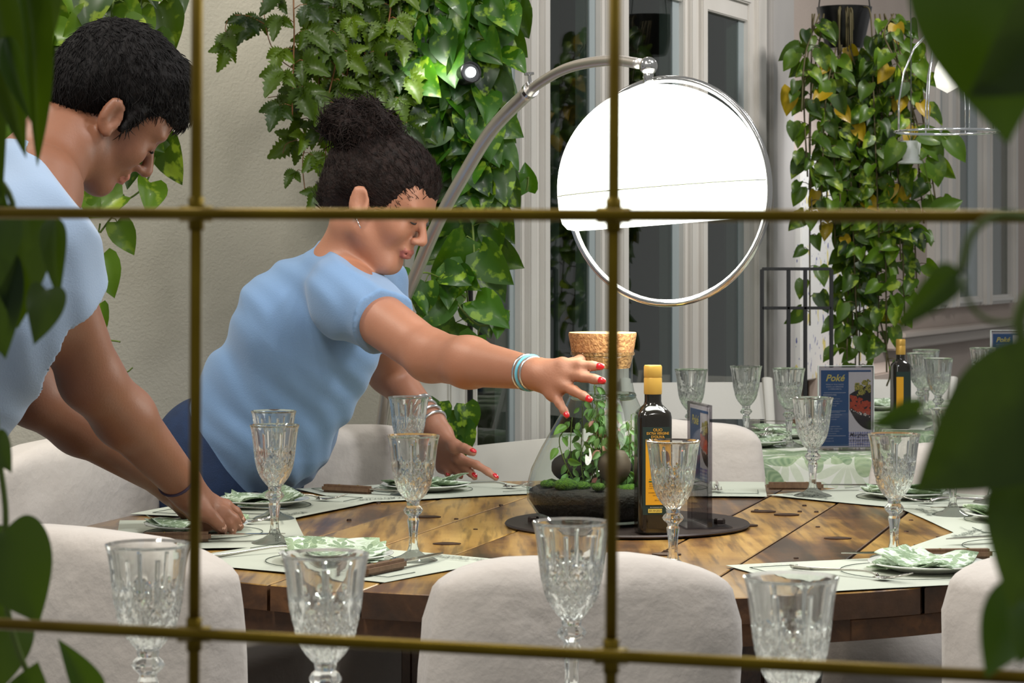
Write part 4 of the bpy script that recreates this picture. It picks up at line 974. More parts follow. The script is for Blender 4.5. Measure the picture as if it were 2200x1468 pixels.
# middle pothos
pt = thing('hanging_pothos', 'broad-leaved variegated green vine hanging down beside the leftmost door pane', 'plant', tuple(P(960, -60, 5.25)))
F = Foliage(21)
strands(F, [(870, 860, 880, 200), (900, 905, 895, 330), (930, 925, 935, 440), (960, 955, 950, 360), (985, 1000, 990, 430), (1010, 1015, 1010, 260), (1035, 1030, 1045, 150), (900, 880, 870, 300), (945, 950, 960, 250), (880, 900, 930, 380),
        (850, 850, 845, 230), (1060, 1050, 1062, 90), (820, 835, 850, 170), (970, 985, 1035, 420), (915, 940, 985, 330), (860, 880, 905, 120), (1000, 985, 970, 200)], 5.22, .021, .080, r=.0024, petiole=.035, spread=1.0, pot=960)
strands(F, [(990, 1010, 1060, 420), (1000, 1005, 1022, 600), (975, 985, 985, 520), (960, 975, 1010, 700), (1010, 1020, 1050, 560)], 5.2, .030, .088, r=.0024, petiole=.03, spread=.8, pot=960)
F.strand([P(950, 560, 5.15), P(965, 600, 5.12), P(985, 655, 5.1), P(1035, 700, 5.1), P(1095, 668, 5.1)], .045, .088, r=.0024, petiole=.03, spread=.6)
F.strand([P(1000, 640, 5.15), P(950, 600, 5.1), P(900, 590, 5.05), P(860, 660, 5.05)], .04, .065, r=.002, petiole=.025, spread=.7)
F.strand([P(1100, 430, 5.35), P(1130, 410, 5.3), P(1136, 380, 5.3)], .09, .075, r=.002)
for (b, t, w) in (((1120, 410), (1133, 348), .05),): F.leaf(P(1135, 412, 5.3), P(1128, 348, 5.3) - P(1135, 412, 5.3), (0, -1, .1), .066, .046, 'heart')
F.build(pt, M_pothos, M_stem)
MB().lathe([(0, 0), (.07, 0), (.09, .13), (.095, .14), (.088, .14), (.082, .12), (0, .12)], P(960, -150, 5.27), 28).build('pot', mat('terracotta', (150, 90, 62), .7), pt, 30)
# grape ivy
pi_ = thing('hanging_grape_ivy', 'serrated-leaf vine trailing down the grey wall above the woman\'s hair bun', 'plant', tuple(P(760, -60, 5.2)))
F = Foliage(31)
strands(F, [(640, 632, 628, 250), (700, 690, 660, 320), (720, 730, 700, 230), (760, 750, 740, 260), (790, 800, 790, 300), (820, 830, 825, 260), (740, 770, 760, 180), (800, 780, 800, 200), (690, 720, 735, 120), (840, 830, 860, 330), (860, 850, 850, 380), (770, 720, 690, 200), (730, 700, 670, 260), (705, 712, 718, 90)], 5.15, .030, .062, 'serr', r=.0018, petiole=.03, spread=1.0, pot=740)
F.strand([P(735, -165, 5.22), P(640, -150, 5.2), P(570, -60, 5.2), P(572, 60, 5.15), P(600, 125, 5.15), P(660, 165, 5.1)], .085, .05, 'serr', r=.0012, petiole=.03)
F.strand([P(575, 55, 5.15), P(535, 35, 5.12), P(505, 32, 5.1)], .055, .058, 'serr', r=.0012, petiole=.012)
F.strand([P(490, 40, 5.1), P(484, 60, 5.1), P(488, 85, 5.1), P(494, 115, 5.1)], .03, .052, 'serr', r=.001, petiole=.006)
F.strand([P(655, 200, 5.1), P(610, 205, 5.1), P(575, 210, 5.1)], .06, .05, 'serr', r=.001, petiole=.01)
F.strand([P(690, 220, 5.1), P(660, 300, 5.1), P(650, 350, 5.1), P(655, 410, 5.1)], .038, .056, 'serr', r=.0012, petiole=.02)
F.strand([P(640, 300, 5.1), P(615, 310, 5.1), P(608, 330, 5.1)], .05, .04, 'serr', r=.0009, petiole=.01)
F.strand([P(700, 200, 5.1), P(700, 320, 5.1), P(690, 400, 5.1), P(685, 440, 5.1)], .035, .055, 'serr', r=.0012, petiole=.02, yellow=.12)
F.build(pi_, M_ivy, M_stemr)
MB().lathe([(0, 0), (.06, 0), (.08, .11), (.085, .12), (.076, .12), (.07, .1), (0, .1)], P(740, -150, 5.22), 28).build('pot', mat('terracotta', (150, 90, 62), .7), pi_, 30)
# plant behind the young man
pm_ = thing('hanging_pothos', 'leafy green vine hanging against the pale wall behind the young man\'s head', 'plant', tuple(P(230, -60, 4.75)))
F = Foliage(41)
strands(F, [(120, 130, 120, 260), (160, 150, 170, 300), (200, 210, 190, 200), (240, 250, 260, 300), (280, 270, 300, 330), (310, 300, 320, 120), (90, 100, 110, 420), (190, 200, 220, 350), (60, 80, 90, 330), (260, 240, 280, 150), (140, 170, 200, 120), (100, 90, 70, 300), (225, 190, 160, 160)], 4.75, .034, .082, r=.0022, petiole=.035, pot=210)
F.strand([P(290, 200, 4.75), P(345, 275, 4.72), P(335, 330, 4.7), P(310, 400, 4.7), P(262, 440, 4.7), P(215, 500, 4.7)], .044, .088, r=.002, petiole=.025, spread=.7)
F.strand([P(215, 480, 4.7), P(205, 540, 4.7), P(190, 640, 4.72), P(215, 720, 4.72), P(258, 735, 4.7)], .06, .07, r=.0018, petiole=.02, spread=.7)
F.strand([P(190, 640, 4.72), P(120, 690, 4.7), P(80, 740, 4.7), P(100, 800, 4.7), P(160, 790, 4.7)], .055, .07, r=.0018, petiole=.02, spread=.6)
F.strand([P(230, 740, 4.72), P(235, 800, 4.7), P(270, 800, 4.7), P(285, 790, 4.7)], .08, .045, r=.0015, petiole=.015)
F.build(pm_, M_pothosR, M_stem)
MB().lathe([(0, 0), (.08, 0), (.10, .14), (.105, .15), (.096, .15), (.09, .13), (0, .13)], P(210, -190, 4.78), 28).build('pot', mat('terracotta', (150, 90, 62), .7), pm_, 30)
for (x_, y_, Y_, z_, par_) in ((960, -150, 5.27, .14, pt), (740, -150, 5.22, .12, pi_), (210, -190, 4.78, .15, pm_)):
    q_ = P(x_, y_, Y_); m_ = MB()
    for k_ in range(3): m_.tube([q_ + Vector((.085 * math.cos(k_ * 2.09), .085 * math.sin(k_ * 2.09), z_ - .01)), q_ + Vector((0, 0, z_ + .35)), q_ + Vector((0, 0, 1.4))], .0015, 5)
    m_.build('hanger', mat('grey_wire', (150, 150, 150), .4, 1.), par_, True)
# small pothos end behind the chair
ps = thing('potted_pothos', 'small variegated leaves rising behind the covered chair at the woman\'s resting wrist', 'plant', tuple(P(965, 1040, 5.0).xy) + (0,))
q = P(965, 1040, 5.0); F = Foliage(51)
for (dx, dy, lx, ly, l) in ((0, 0, 962, 905, .07), (10, 0, 985, 930, .075), (-6, 0, 945, 885, .06), (14, 0, 1000, 890, .055), (2, 0, 970, 960, .06)):
    F.stem.tube(spline([Vector((q.x, 5.0, .30)), P(965 + dx, 1020, 5.0), P(lx, ly - 20, 4.98)], 5), .0018, 5); F.leaf(P(lx, ly - 22, 4.98), (F.rnd.uniform(-.4, .4), -.1, -1), (0, -1, .2), l * 1.15, l, 'heart', (.4, 1, 0))
F.build(ps, M_pothos, M_stem); MB().lathe([(0, 0), (.09, 0), (.11, .30), (.115, .31), (.105, .31), (.10, .29), (0, .29)], (q.x, 5.0, 0), 28).build('pot', mat('grey_pot', (120, 120, 116), .6), ps, 30)
# right hanging plant
pr = thing('hanging_pothos', 'long bushy vine with yellowing leaves hanging from a black pot at the right', 'plant', tuple(P(1815, 60, 7.3)))
F = Foliage(61); rn = F.rnd
def tf(r):
    return (r.random(), r.random(), 1. if r.random() < .05 else 0)
for k in range(29):
    x = rn.uniform(1760, 1920); y1 = rn.uniform(420, 660) if k % 3 else rn.uniform(660, 790); x1 = x + rn.uniform(-28, 40) + (20 if y1 > 500 else 0)
    x = 1815 + (x - 1815) * .6
    y0_ = rn.uniform(85, 190); q0 = P(1815 + (x - 1815) * 1.1, y0_, 7.2 + rn.uniform(-.02, .1)); k % 3 or F.stem.tube(spline([P(1815 + (x - 1815) * .7, 14, 7.24), P(1815 + (x - 1815) * 1.0, 30, 7.2), q0], 5), .0024, 5)
    F.strand([q0, P((x * .3 + x1 * .7) + rn.uniform(-12, 12), y1 * .45, 7.2 + rn.uniform(-.12, .14)), P(x1, y1, 7.15 + rn.uniform(-.1, .1))], .040, .053, r=.0024, petiole=.034, tintf=tf, spread=1.1)
for (x, xm, x1, y1) in ((1900, 1925, 1935, 560), (1930, 1955, 1970, 620), (1890, 1930, 1945, 700), (1915, 1960, 1985, 480), (1900, 1940, 1990, 330), (1925, 1975, 2010, 430), (1880, 1900, 1905, 800), (1760, 1730, 1722, 240), (1750, 1728, 1735, 380), (1770, 1740, 1745, 480), (1745, 1740, 1740, 700), (1900, 1930, 1960, 200), (1920, 1900, 1935, 150)):
    F.strand([P(x, 30, 7.2), P(xm, y1 * .5, 7.1), P(x1, y1, 7.05)], .045, .058, r=.0026, petiole=.034, tintf=tf)
F.leaf(P(1697, 188, 7.1), (-.1, 0, -1), (0, -1, 0), .085, .055, 'heart', (.5, 0, 1)); F.leaf(P(1718, 100, 7.1), (-.8, 0, -.5), (0, -1, .3), .075, .05, 'heart', (.3, 0, 0))
F.strand([P(1880, 640, 7.1), P(1900, 730, 7.1), P(1912, 800, 7.1), P(1905, 830, 7.1)], .07, .05, r=.0026, petiole=.02, tintf=tf)
F.build(pr, M_pothosR, mat('dark_vine', (74, 66, 36), .7))
pc = P(1814, 105, 7.3)
MB().lathe([(0, 0), (.052, 0), (.058, .01), (.080, .11), (.084, .125), (.078, .125), (.07, .11), (0, .11)], pc, 32, 0, None, lambda r, z, a, i: r * (1 + (.02 if i < 4 else 0) * math.cos(a * 16))).build('pot', M_blackp, pr, 30)
m_ = MB()
for sx in (-1, 1): m_.tube([pc + Vector((sx * .078, 0, .12)), pc + Vector((sx * .05, 0, .35)), pc + Vector((0, 0, .60))], .0022, 6)
m_.tube([pc + Vector((0, 0, .60)), pc + Vector((0, 0, 1.5))], .0025, 6); m_.build('hanger', mat('grey_wire', (150, 150, 150), .4, 1.), pr, True)
pw = thing('hanging_planter', 'little white wall planter among the leaves below the cage pendant', 'planter', tuple(P(1957, 350, 7.0)))
c_ = P(1957, 352, 7.0); MB().lathe([(0, 0), (.036, 0), (.038, .004), (.024, .012), (.029, .06), (.031, .066), (.027, .066), (.024, .05), (0, .05)], c_, 24).build('pot', mat('white_glaze', (226, 228, 230), .25), pw, 30)
m_ = MB(); m_.tube([c_ + Vector((0, 0, .045)), c_ + Vector((0, 0, 1.5))], .0018, 6); m_.build('cord', mat('grey_wire', (150, 150, 150)), pw, True)
F = Foliage(66)
for (lx, ly, dx, dz) in ((1990, 300, .6, -.8), (2035, 300, .7, -.8), (2005, 340, .2, -1), (1930, 305, -.5, -1), (2010, 455, .9, .4), (1975, 290, .9, -.2)):
    F.stem.tube([c_ + Vector((0, 0, .06)), (c_ + Vector((0, 0, .09)) + P(lx, ly, 6.95)) / 2 + Vector((0, 0, .03)), P(lx, ly, 6.95)], .0016, 5); F.leaf(P(lx, ly, 6.95), (dx, -.1, dz), (.1, -1, .3), .085, .062, 'heart', (.5, .2, 0))
F.build(pw, M_pothosR, M_stem)

# foreground leaves, close to the lens behind the brass bars
def fg(F, b, t, Y, w, kind='heart', tint=None, tilt=(0, -1, .25), stem=None):
    p, q = P(*b, Y), P(*t, Y - .015); F.leaf(p, q - p, tilt, (q - p).length, w * Y / FPX, kind, tint or (F.rnd.random(), F.rnd.random(), 0), F.rnd.uniform(-.1, .1))
    if stem: F.stem.tube(spline([P(x, y, Y + .01) for x, y in stem] + [p], 6), .0011 * Y, 6)
fr = thing('foreground_pothos', 'large dark heart-shaped leaves close to the lens at the right edge', 'plant', tuple(P(2290, 400, .78)))
F = Foliage(71)
fg(F, (2075, -95), (2178, 292), .78, 330, tint=(.75, .8, 0), stem=[(2290, -200), (2200, -160)])
fg(F, (2300, -40), (2120, 215), .76, 300, tint=(.0, .1, 0), tilt=(.4, -1, -.5), stem=[(2340, -100)])
fg(F, (2063, 582), (1924, 706), .78, 82, 'long', tint=(.5, 0, 0), tilt=(.3, -1, .6), stem=[(2215, 640), (2190, 688), (2130, 690), (2085, 655)])
fg(F, (2262, 835), (1978, 1046), .77, 300, tint=(.10, .2, 0), stem=[(2300, 700)])
fg(F, (1975, 893), (1880, 910), .78, 72, tint=(.8, .2, 0), stem=[(2060, 880), (2010, 900)])
fg(F, (2225, 1050), (2180, 1300), .77, 215, tint=(.25, .4, 0), stem=[(2290, 950)])
fg(F, (2230, 1290), (2115, 1440), .84, 170, tint=(.9, .1, 0), tilt=(-.2, -1, 1.2), stem=[(2290, 1200)])  # pale leaf shapes here are built in place of a leaf reflection
fg(F, (2205, 1300), (2200, 1420), .82, 120, tint=(.8, .1, 0), tilt=(.5, -1, .8))
F.stem.tube(spline([P(2230, 470, .78), P(2150, 462, .78), P(2090, 500, .78), P(2065, 580, .78)], 8), .0014, 6)
F.stem.tube(spline([P(2290, -220, .78), P(2280, 200, .78), P(2240, 560, .78), P(2190, 700, .78), P(2260, 900, .78), P(2290, 1250, .78), P(2300, 1500, .78)], 8), .0022, 6)
F.build(fr, M_fg, M_stem, smooth=True)
flf = thing('foreground_pothos', 'blurred dark leaves and stems close to the lens down the left edge', 'plant', tuple(P(-60, 400, 1.42)))
F = Foliage(72)
fg(F, (40, -90), (100, 345), 1.42, 90, 'long', (.35, 0, 0), (.5, -1, .4)); fg(F, (-20, -60), (45, 330), 1.38, 120, 'long', (.1, 0, 0)); fg(F, (100, -80), (75, 150), 1.44, 110, 'long', (.2, 0, 0))
fg(F, (-40, 100), (-5, 420), 1.40, 110, 'long', (.15, 0, 0)); fg(F, (10, 80), (62, 255), 1.36, 60, 'long', (.5, 0, 0)); fg(F, (-30, 250), (12, 520), 1.42, 90, 'long', (.05, 0, 0), (-.4, -1, .2))
fg(F, (60, 462), (30, 700), 1.42, 150, tint=(.1, .2, 0)); fg(F, (118, 470), (122, 640), 1.40, 62, 'long', (.15, 0, 0)); fg(F, (-10, 560), (5, 765), 1.42, 130, tint=(.25, .1, 0)); fg(F, (100, 622), (78, 735), 1.38, 85, tint=(.1, 0, 0), tilt=(.6, -1, .7)); fg(F, (0, 470), (-5, 610), 1.38, 110, tint=(.3, .1, 0))
fg(F, (-12, 940), (20, 1010), 1.42, 62, tint=(.15, 0, 0)); fg(F, (5, 1145), (78, 1335), 1.40, 190, tint=(.2, .5, 0)); fg(F, (-30, 1150), (0, 1350), 1.44, 120, tint=(.3, .5, 0)); fg(F, (200, 1510), (134, 1378), 1.40, 78, 'long', (.5, .2, 0), (.3, -1, .5)); fg(F, (60, 1520), (75, 1432), 1.42, 110, tint=(.3, .2, 0)); fg(F, (20, 1340), (-5, 1480), 1.44, 130, tint=(.2, .2, 0))
F.stem.tube(spline([P(-60, -100, 1.42), P(-40, 300, 1.42), P(30, 460, 1.42), P(-10, 760, 1.42), P(-5, 950, 1.42), P(12, 1100, 1.42), P(8, 1250, 1.42), P(40, 1400, 1.42), P(120, 1560, 1.42)], 8), .0020, 6)
F.build(flf, M_fg, M_stem, smooth=True)

# ---------------------------------------------------------------- brass grid screen close to the lens
gr = thing('brass_grid', 'brass rod grid screen close to the lens, out of focus', 'screen', tuple(P(1100, 1600, 1.2)))
def yg(x): return 1.27 - .12 * x / 2200
def bar(x0, y0, x1, y1, nm):
    a, b = P(x0, y0, yg(x0)), P(x1, y1, yg(x1)); MB().tube([a, b], .0031, 12).build(nm, M_brass, gr, True)
rows = [lambda x: -450 - .045 * x, lambda x: 458 + .0034 * x, lambda x: 1341 + .0523 * x]
cols = [lambda y: 424 - .005 * y, lambda y: 1321 - .006 * y]
for f in rows[1:]: bar(-700, f(-700), 2900, f(2900), 'horizontal_rod')
for g in cols: bar(g(-300), -300, g(1900), 1900, 'vertical_rod')
bar(2215 + 60, -300, 2215 + 60, 1900, 'vertical_rod'); bar(-520, -300, -520, 1900, 'vertical_rod')
for f in rows[1:]:
    for g in cols:
        x = g(f(500)); y = f(x); c = P(x, y, yg(x)); m_ = MB(); r_ = .0042; l_ = .0085
        m_.tube([c - Vector((l_, 0, 0)), c + Vector((l_, 0, 0))], r_, 12); m_.tube([c - Vector((0, 0, l_)), c + Vector((0, 0, l_))], r_, 12)
        m_.build('joint', M_brass, gr, True)
# ---------------------------------------------------------------- people, grown as smooth blended volumes
def rc(a, b, ra, rb, k=.02, op='+'): return ('rc', np.array(a, float), np.array(b, float), ra, rb, op, k)
def el(c, r, Rm=None, k=.02, op='+'): return ('el', np.array(c, float), np.array(r, float), np.array(Rm, float) if Rm is not None else np.eye(3), op, k)
def pl(n, p, k=.004): n = np.array(Vector(n).normalized()); return ('pl', n, float(np.dot(n, np.array(p))), None, '&', k)
def pdist(p, X):
    if p[0] == 'rc':
        a, b, ra, rb = p[1:5]; ba = b - a; q = X - a; h = np.clip(q @ ba / (ba @ ba + 1e-12), 0, 1)
        return np.linalg.norm(q - h[:, None] * ba, axis=1) - (ra + (rb - ra) * h)
    if p[0] == 'el':
        q = (X - p[1]) @ p[3].T; k0 = np.linalg.norm(q / p[2], axis=1); k1 = np.linalg.norm(q / p[2] ** 2, axis=1); return k0 * (k0 - 1) / np.maximum(k1, 1e-9)
    return X @ p[1] - p[2]
def smin(a, b, k): h = np.clip(.5 + .5 * (b - a) / k, 0, 1); return b + (a - b) * h - k * h * (1 - h)
def field(prims, X, disp=None):
    d = np.full(len(X), 1.0)
    for p in prims:
        if p[0] == 'disp': d = d + p[1](X); continue
        if p[0] == 'fn': d = -smin(-d, p[1](X), p[-1]); continue
        e = pdist(p, X); op, k = p[-2], p[-1]
        if op == '+': d = smin(d, e, k)
        elif op == '-': d = -smin(-d, e, k)
        else: d = -smin(-d, -e, k)
    return d
def sdf_mesh(prims, hstep, pad=.03):
    lo = np.full(3, 1e9); hi = -lo
    for p in prims:
        if p[-2] != '+' or p[0] == 'disp': continue
        if p[0] == 'rc': pts = np.array([p[1] - p[3], p[1] + p[3], p[2] - p[4], p[2] + p[4]])
        else: m_ = p[2].max(); pts = np.array([p[1] - m_, p[1] + m_])
        lo = np.minimum(lo, pts.min(0)); hi = np.maximum(hi, pts.max(0))
    lo -= pad; hi += pad; n = 12; B = n * hstep; nb = np.ceil((hi - lo) / B).astype(int)
    g = np.stack(np.meshgrid(*[np.arange(k) for k in nb], indexing='ij'), -1).reshape(-1, 3)
    cen = lo + (g + .5) * B; dc = field([p for p in prims], cen); rad = B * .87
    act = g[np.abs(dc) < rad * 1.35 + .012]
    NX = nb * n + 4; VI = []; VP = []; Q = []
    ax = np.arange(-1, n + 1)
    I, J, K = np.meshgrid(ax, ax, ax, indexing='ij'); loc = np.stack([I, J, K], -1).reshape(-1, 3); S = n + 2
    for gb in act:
        base = gb * n; X = lo + (loc + base) * hstep; c = lo + (gb + .5) * B
        sub = [p for p in prims if p[0] in ('pl', 'disp', 'fn') or pdist(p, c[None])[0] < rad * 1.3 + p[-1] * 1.5 + .05]
        D = field(sub, X).reshape(S, S, S); neg = D < 0
        if neg.all() or not neg.any(): continue
        # cell vertices
        cnt = np.zeros((S - 1,) * 3); pos = np.zeros((S - 1, S - 1, S - 1, 3))
        co = [(0, 0, 0), (1, 0, 0), (0, 1, 0), (1, 1, 0), (0, 0, 1), (1, 0, 1), (0, 1, 1), (1, 1, 1)]
        sl = lambda o: tuple(slice(v, S - 1 + v) for v in o)
        for a, b in ((0, 1), (2, 3), (4, 5), (6, 7), (0, 2), (1, 3), (4, 6), (5, 7), (0, 4), (1, 5), (2, 6), (3, 7)):
            A, Bv = D[sl(co[a])], D[sl(co[b])]; m_ = (A < 0) != (Bv < 0); t = np.where(m_, A / np.where(A - Bv == 0, 1e-9, A - Bv), 0)
            oa, ob = np.array(co[a]), np.array(co[b]); pos += (oa + t[..., None] * (ob - oa)) * m_[..., None]; cnt += m_
        has = cnt > 0; ci = np.argwhere(has); wp = pos[has] / cnt[has][:, None]
        gi = base + ci - 1; VI.append((gi[:, 0] + 1) * (NX[1] * NX[2]) + (gi[:, 1] + 1) * NX[2] + gi[:, 2] + 1); VP.append(lo + (gi + wp) * hstep)
        cid = lambda q: (q[:, 0] + 1) * (NX[1] * NX[2]) + (q[:, 1] + 1) * NX[2] + q[:, 2] + 1
        for axi in range(3):
            e = np.zeros(3, int); e[axi] = 1; r = [slice(1, S - 1)] * 3; r2 = [slice(1 + e[i], S - 1 + e[i]) for i in range(3)]
            a_, b_ = neg[tuple(r)], neg[tuple(r2)]; w_ = np.argwhere(a_ != b_)
            if not len(w_): continue
            fl = a_[tuple(w_.T)]; q0 = base + w_; u = np.zeros(3, int); v = np.zeros(3, int); u[(axi + 1) % 3] = 1; v[(axi + 2) % 3] = 1
            quad = np.stack([cid(q0 - u - v), cid(q0 - v), cid(q0), cid(q0 - u)], 1); quad[~fl] = quad[~fl][:, ::-1]; Q.append(quad)
    ids = np.concatenate(VI); ps = np.concatenate(VP); uq, fi = np.unique(ids, return_index=True); vs = ps[fi]; Q = np.concatenate(Q)
    ix = np.searchsorted(uq, Q); ix = np.minimum(ix, len(uq) - 1); ok = (uq[ix] == Q).all(1)
    return vs, ix[ok]
def sdf_obj(name, prims, hstep, mats, parent, matf=None, kind=None):
    vs, q = sdf_mesh(prims, hstep); mb = MB(); mb.v = vs.tolist(); mb.f = q.tolist()
    if matf is not None:
        cen = vs[q].mean(1); mb.m = matf(cen).astype(int).tolist()
    else: mb.m = [0] * len(mb.f)
    return mb.build(name, mats, parent, True)
class Frame3:
    def __init__(s, o, F, U, sc_=1.0):
        s.o = np.array(o, float); F = Vector(F).normalized(); U = Vector(U); U = (U - F * U.dot(F)).normalized(); L = U.cross(F)
        s.M = np.array([F, L, U]); s.s = sc_        # rows are the axes
    def p(s, v): return s.o + (np.array(v, float) * s.s) @ s.M
    def v(s, v): return np.array(v, float) @ s.M
    def rc(s, a, b, ra, rb, k=.012, op='+'): return rc(s.p(a), s.p(b), ra * s.s, rb * s.s, k, op)
    def el(s, c, r, tilt=None, k=.012, op='+'):
        M = s.M
        if tilt: M = np.array(Matrix.Rotation(R(tilt[1]), 3, tilt[0])).T @ s.M
        return el(s.p(c), np.array(r) * s.s, M, k, op)
    def local(s, X): return ((X - s.o) @ s.M.T) / s.s
def head_prims(h, female=False, ears=True):
    j = .9 if female else 1
    pr = [h.el((-.012, 0, .040), (.096, .074, .086)), h.el((.030, 0, -.035), (.056, .056 * j, .078), k=.03), h.el((.050, 0, .035), (.045, .058, .052), k=.03),
          h.rc((.066, .010, -.104), (.066, -.010, -.104), .015 * j, .015 * j, .025)]
    for s in (-1, 1):
        pr += [h.rc((-.002, s * .050, -.060), (.058, s * .016, -.100), .017 * j, .014 * j, .03), h.el((.060, s * .034, -.030), (.026, .022, .026), k=.02), h.el((.080, s * .026, .018), (.014, .026, .008), k=.014)]
    for s in (-1, 1): pr.append(h.el((.098, s * .032, -.004), (.014, .017, .013), k=.012, op='-'))
    for s in (-1, 1): pr.append(h.el((.0755, s * .031, -.004), (.0150, .0165, .0125), k=.004))
    n = .92 if female else 1.12
    pr += [h.rc((.086, 0, .006), (.086 + .024 * n, 0, -.036), .0065, .0090 * n, .010), h.el((.086 + .020 * n, 0, -.041), (.011, .010, .008), k=.006)]
    for s in (-1, 1): pr += [h.el((.097, s * .0115, -.043), (.009, .0065, .0068), k=.006), h.el((.104, s * .006, -.0515), (.005, .0032, .003), k=.002, op='-')]
    pr += [h.el((.082, 0, -.062), (.012, .022, .012), k=.012), h.el((.0905, 0, -.0665), (.0085, .022, .0055), k=.004), h.el((.0890, 0, -.0765), (.0085, .019, .0062), k=.004), h.el((.099, 0, -.0715), (.011, .024, .0010), k=.002, op='-')]
    for s in (-1, 1) if ears else ():
        pr += [h.el((-.010, s * .080, -.012), (.019, .0075, .032), ('Y', -12), k=.006), h.el((-.006, s * .074, -.018), (.014, .010, .020), k=.010),
               h.el((-.003, s * .0885, -.008), (.011, .0085, .020), k=.004, op='-'), h.rc((-.022, s * .084, .008), (-.020, s * .083, -.022), .0042, .0038, .006), h.el((.002, s * .083, -.038), (.007, .005, .008), k=.006)]
    return pr
def hand_prims(wrist, knk, tips, nrm, sc_=1., curl=.008, thumb=None, kk=.010):
    """wrist, four knuckles, four finger tips, the back-of-hand direction and the thumb's (base, tip)"""
    w = np.array(wrist); nrm = np.array(Vector(nrm).normalized()); pr = []; nails = []
    for i, k in enumerate(knk):
        k = np.array(k); pr.append(rc(w + (k - w) * .12, k, .0155 * sc_, .0105 * sc_, .016))
    for i in range(3): pr.append(rc((w * .45 + np.array(knk[i]) * .55), np.array(knk[i + 1]), .012 * sc_, .010 * sc_, .012))
    rad = (.0082, .0085, .0080, .0070)
    def digit(a, b, r, cr, kk):
        a = np.array(a); b = np.array(b); L = np.linalg.norm(b - a); p1 = a + (b - a) * .46 + nrm * cr; p2 = a + (b - a) * .77 + nrm * cr * .75
        out = [rc(a, p1, r * 1.1, r * .98, kk), rc(p1, p2, r * .98, r * .88, .005), rc(p2, b, r * .88, r * .72, .005)]
        d = (b - p2) / np.linalg.norm(b - p2); nails.append((b - d * .003 + nrm * r * .52, d, nrm, r)); return out
    for i, (k, t) in enumerate(zip(knk, tips)): pr += digit(k, t, rad[i] * sc_, curl, kk)
    if thumb: pr.append(rc(w + (np.array(thumb[0]) - w) * .1, thumb[0], .0150 * sc_, .0125 * sc_, .014)); pr += digit(thumb[0], thumb[1], .0095 * sc_, curl * .5, .012)
    return pr, nails
def nails_obj(nails, m, parent, name='fingernail'):
    for c, d, n, r in nails:
        mb = MB(); d = Vector(d); n = Vector(n); n = (n - d * n.dot(d)).normalized(); s = d.cross(n); bm = bmesh.new(); bmesh.ops.create_uvsphere(bm, u_segments=12, v_segments=8, radius=1)
        vs = [Vector(c) + s * v.co.x * r * .66 + d * v.co.y * r * .95 + n * v.co.z * r * .36 for v in bm.verts]
        mb.add(vs, [[v.index for v in f.verts] for f in bm.faces]); bm.free()
        mb.build(name, m, parent, True)
def V3(v): return np.array(v, float)
def hair_obj(name, prims, hs, m, par, fr, count, ln, r, dirf, curl=.2, lift=.22):
    """the hair volume plus fine locks that lie along it"""
    vs, q = sdf_mesh(prims, hs); mb = MB(); mb.v = vs.tolist(); mb.f = q.tolist(); mb.m = [0] * len(mb.f)
    nr = np.zeros_like(vs); a = vs[q]; fn = np.cross(a[:, 2] - a[:, 0], a[:, 3] - a[:, 1])
    for i in range(4): np.add.at(nr, q[:, i], fn)
    nr /= np.maximum(np.linalg.norm(nr, axis=1), 1e-9)[:, None]; rg = np.random.RandomState(len(vs) % 997)
    ids = rg.randint(0, len(vs), count); L = fr.local(vs)
    for i in ids:
        n = nr[i]; c_ = L[i] - np.array([-.015, 0, .03]) if name == 'hair' else None
        if c_ is not None and (fr.M @ n) @ c_ / np.linalg.norm(c_) < (.72 if fr is not HW else .84): continue
        d = fr.v(dirf(L[i], n)) + rg.normal(0, curl, 3); d -= n * d.dot(n); d /= max(np.linalg.norm(d), 1e-6); l = ln * rg.uniform(.5, 1.2)
        s_ = np.cross(n, d); p0 = vs[i] - n * .002; b = rg.uniform(-.2, .2) + rg.choice((-1, 1)) * curl * .25
        p = [p0, p0 + d * l * .35 + n * l * lift * .30 + s_ * b * l * .3, p0 + d * l * .7 + n * l * lift * .36 + s_ * b * l * .9, p0 + d * l * .95 + n * l * lift * .30 + s_ * b * l * 1.6]
        w = [r, r * 1.3, r, r * .3]; base = len(mb.v)
        for k in range(4):
            for c, s2 in ((1, 0), (-.5, .87), (-.5, -.87)): mb.v.append(tuple(p[k] + (n * c + s_ * s2) * w[k]))
        for k in range(3):
            for j in range(3): mb.f.append((base + k * 3 + j, base + k * 3 + (j + 1) % 3, base + k * 3 + 3 + (j + 1) % 3, base + k * 3 + 3 + j)); mb.m.append(0)
    return mb.build(name, m, par, True)
def brow_lash(h, par, hairm, j=1, down=True):
    for s in (-1, 1):
        m_ = MB(); m_.tube([h.p((.0935 - .012 * t ** 2 * 1.2, s * (.014 + .032 * t), .020 + .006 * math.sin(t * 2.6))) for t in (0, .25, .5, .75, 1)], [.0024, .0034, .0034, .0028, .0012], 8, flat=.6); m_.build('eyebrow', hairm, par, True)
        m_ = MB(); m_.tube([h.p((.0885 + .0028 * math.sin(t * math.pi), s * (.017 + .030 * t), -.0095 - .002 * math.sin(t * math.pi))) for t in (0, .2, .4, .6, .8, 1)], [.0006, .0013, .0016, .0018, .0018, .001], 6); m_.build('eyelashes', M_lash, par, True)
fold = lambda f1, f2, a: (lambda X: a * (np.sin(X @ np.array(f1)) * np.sin(X @ np.array(f2) + 1.3) + .5 * np.sin(X @ np.array(f1) * 1.9 + 2 * np.sin(X @ np.array(f2)))))
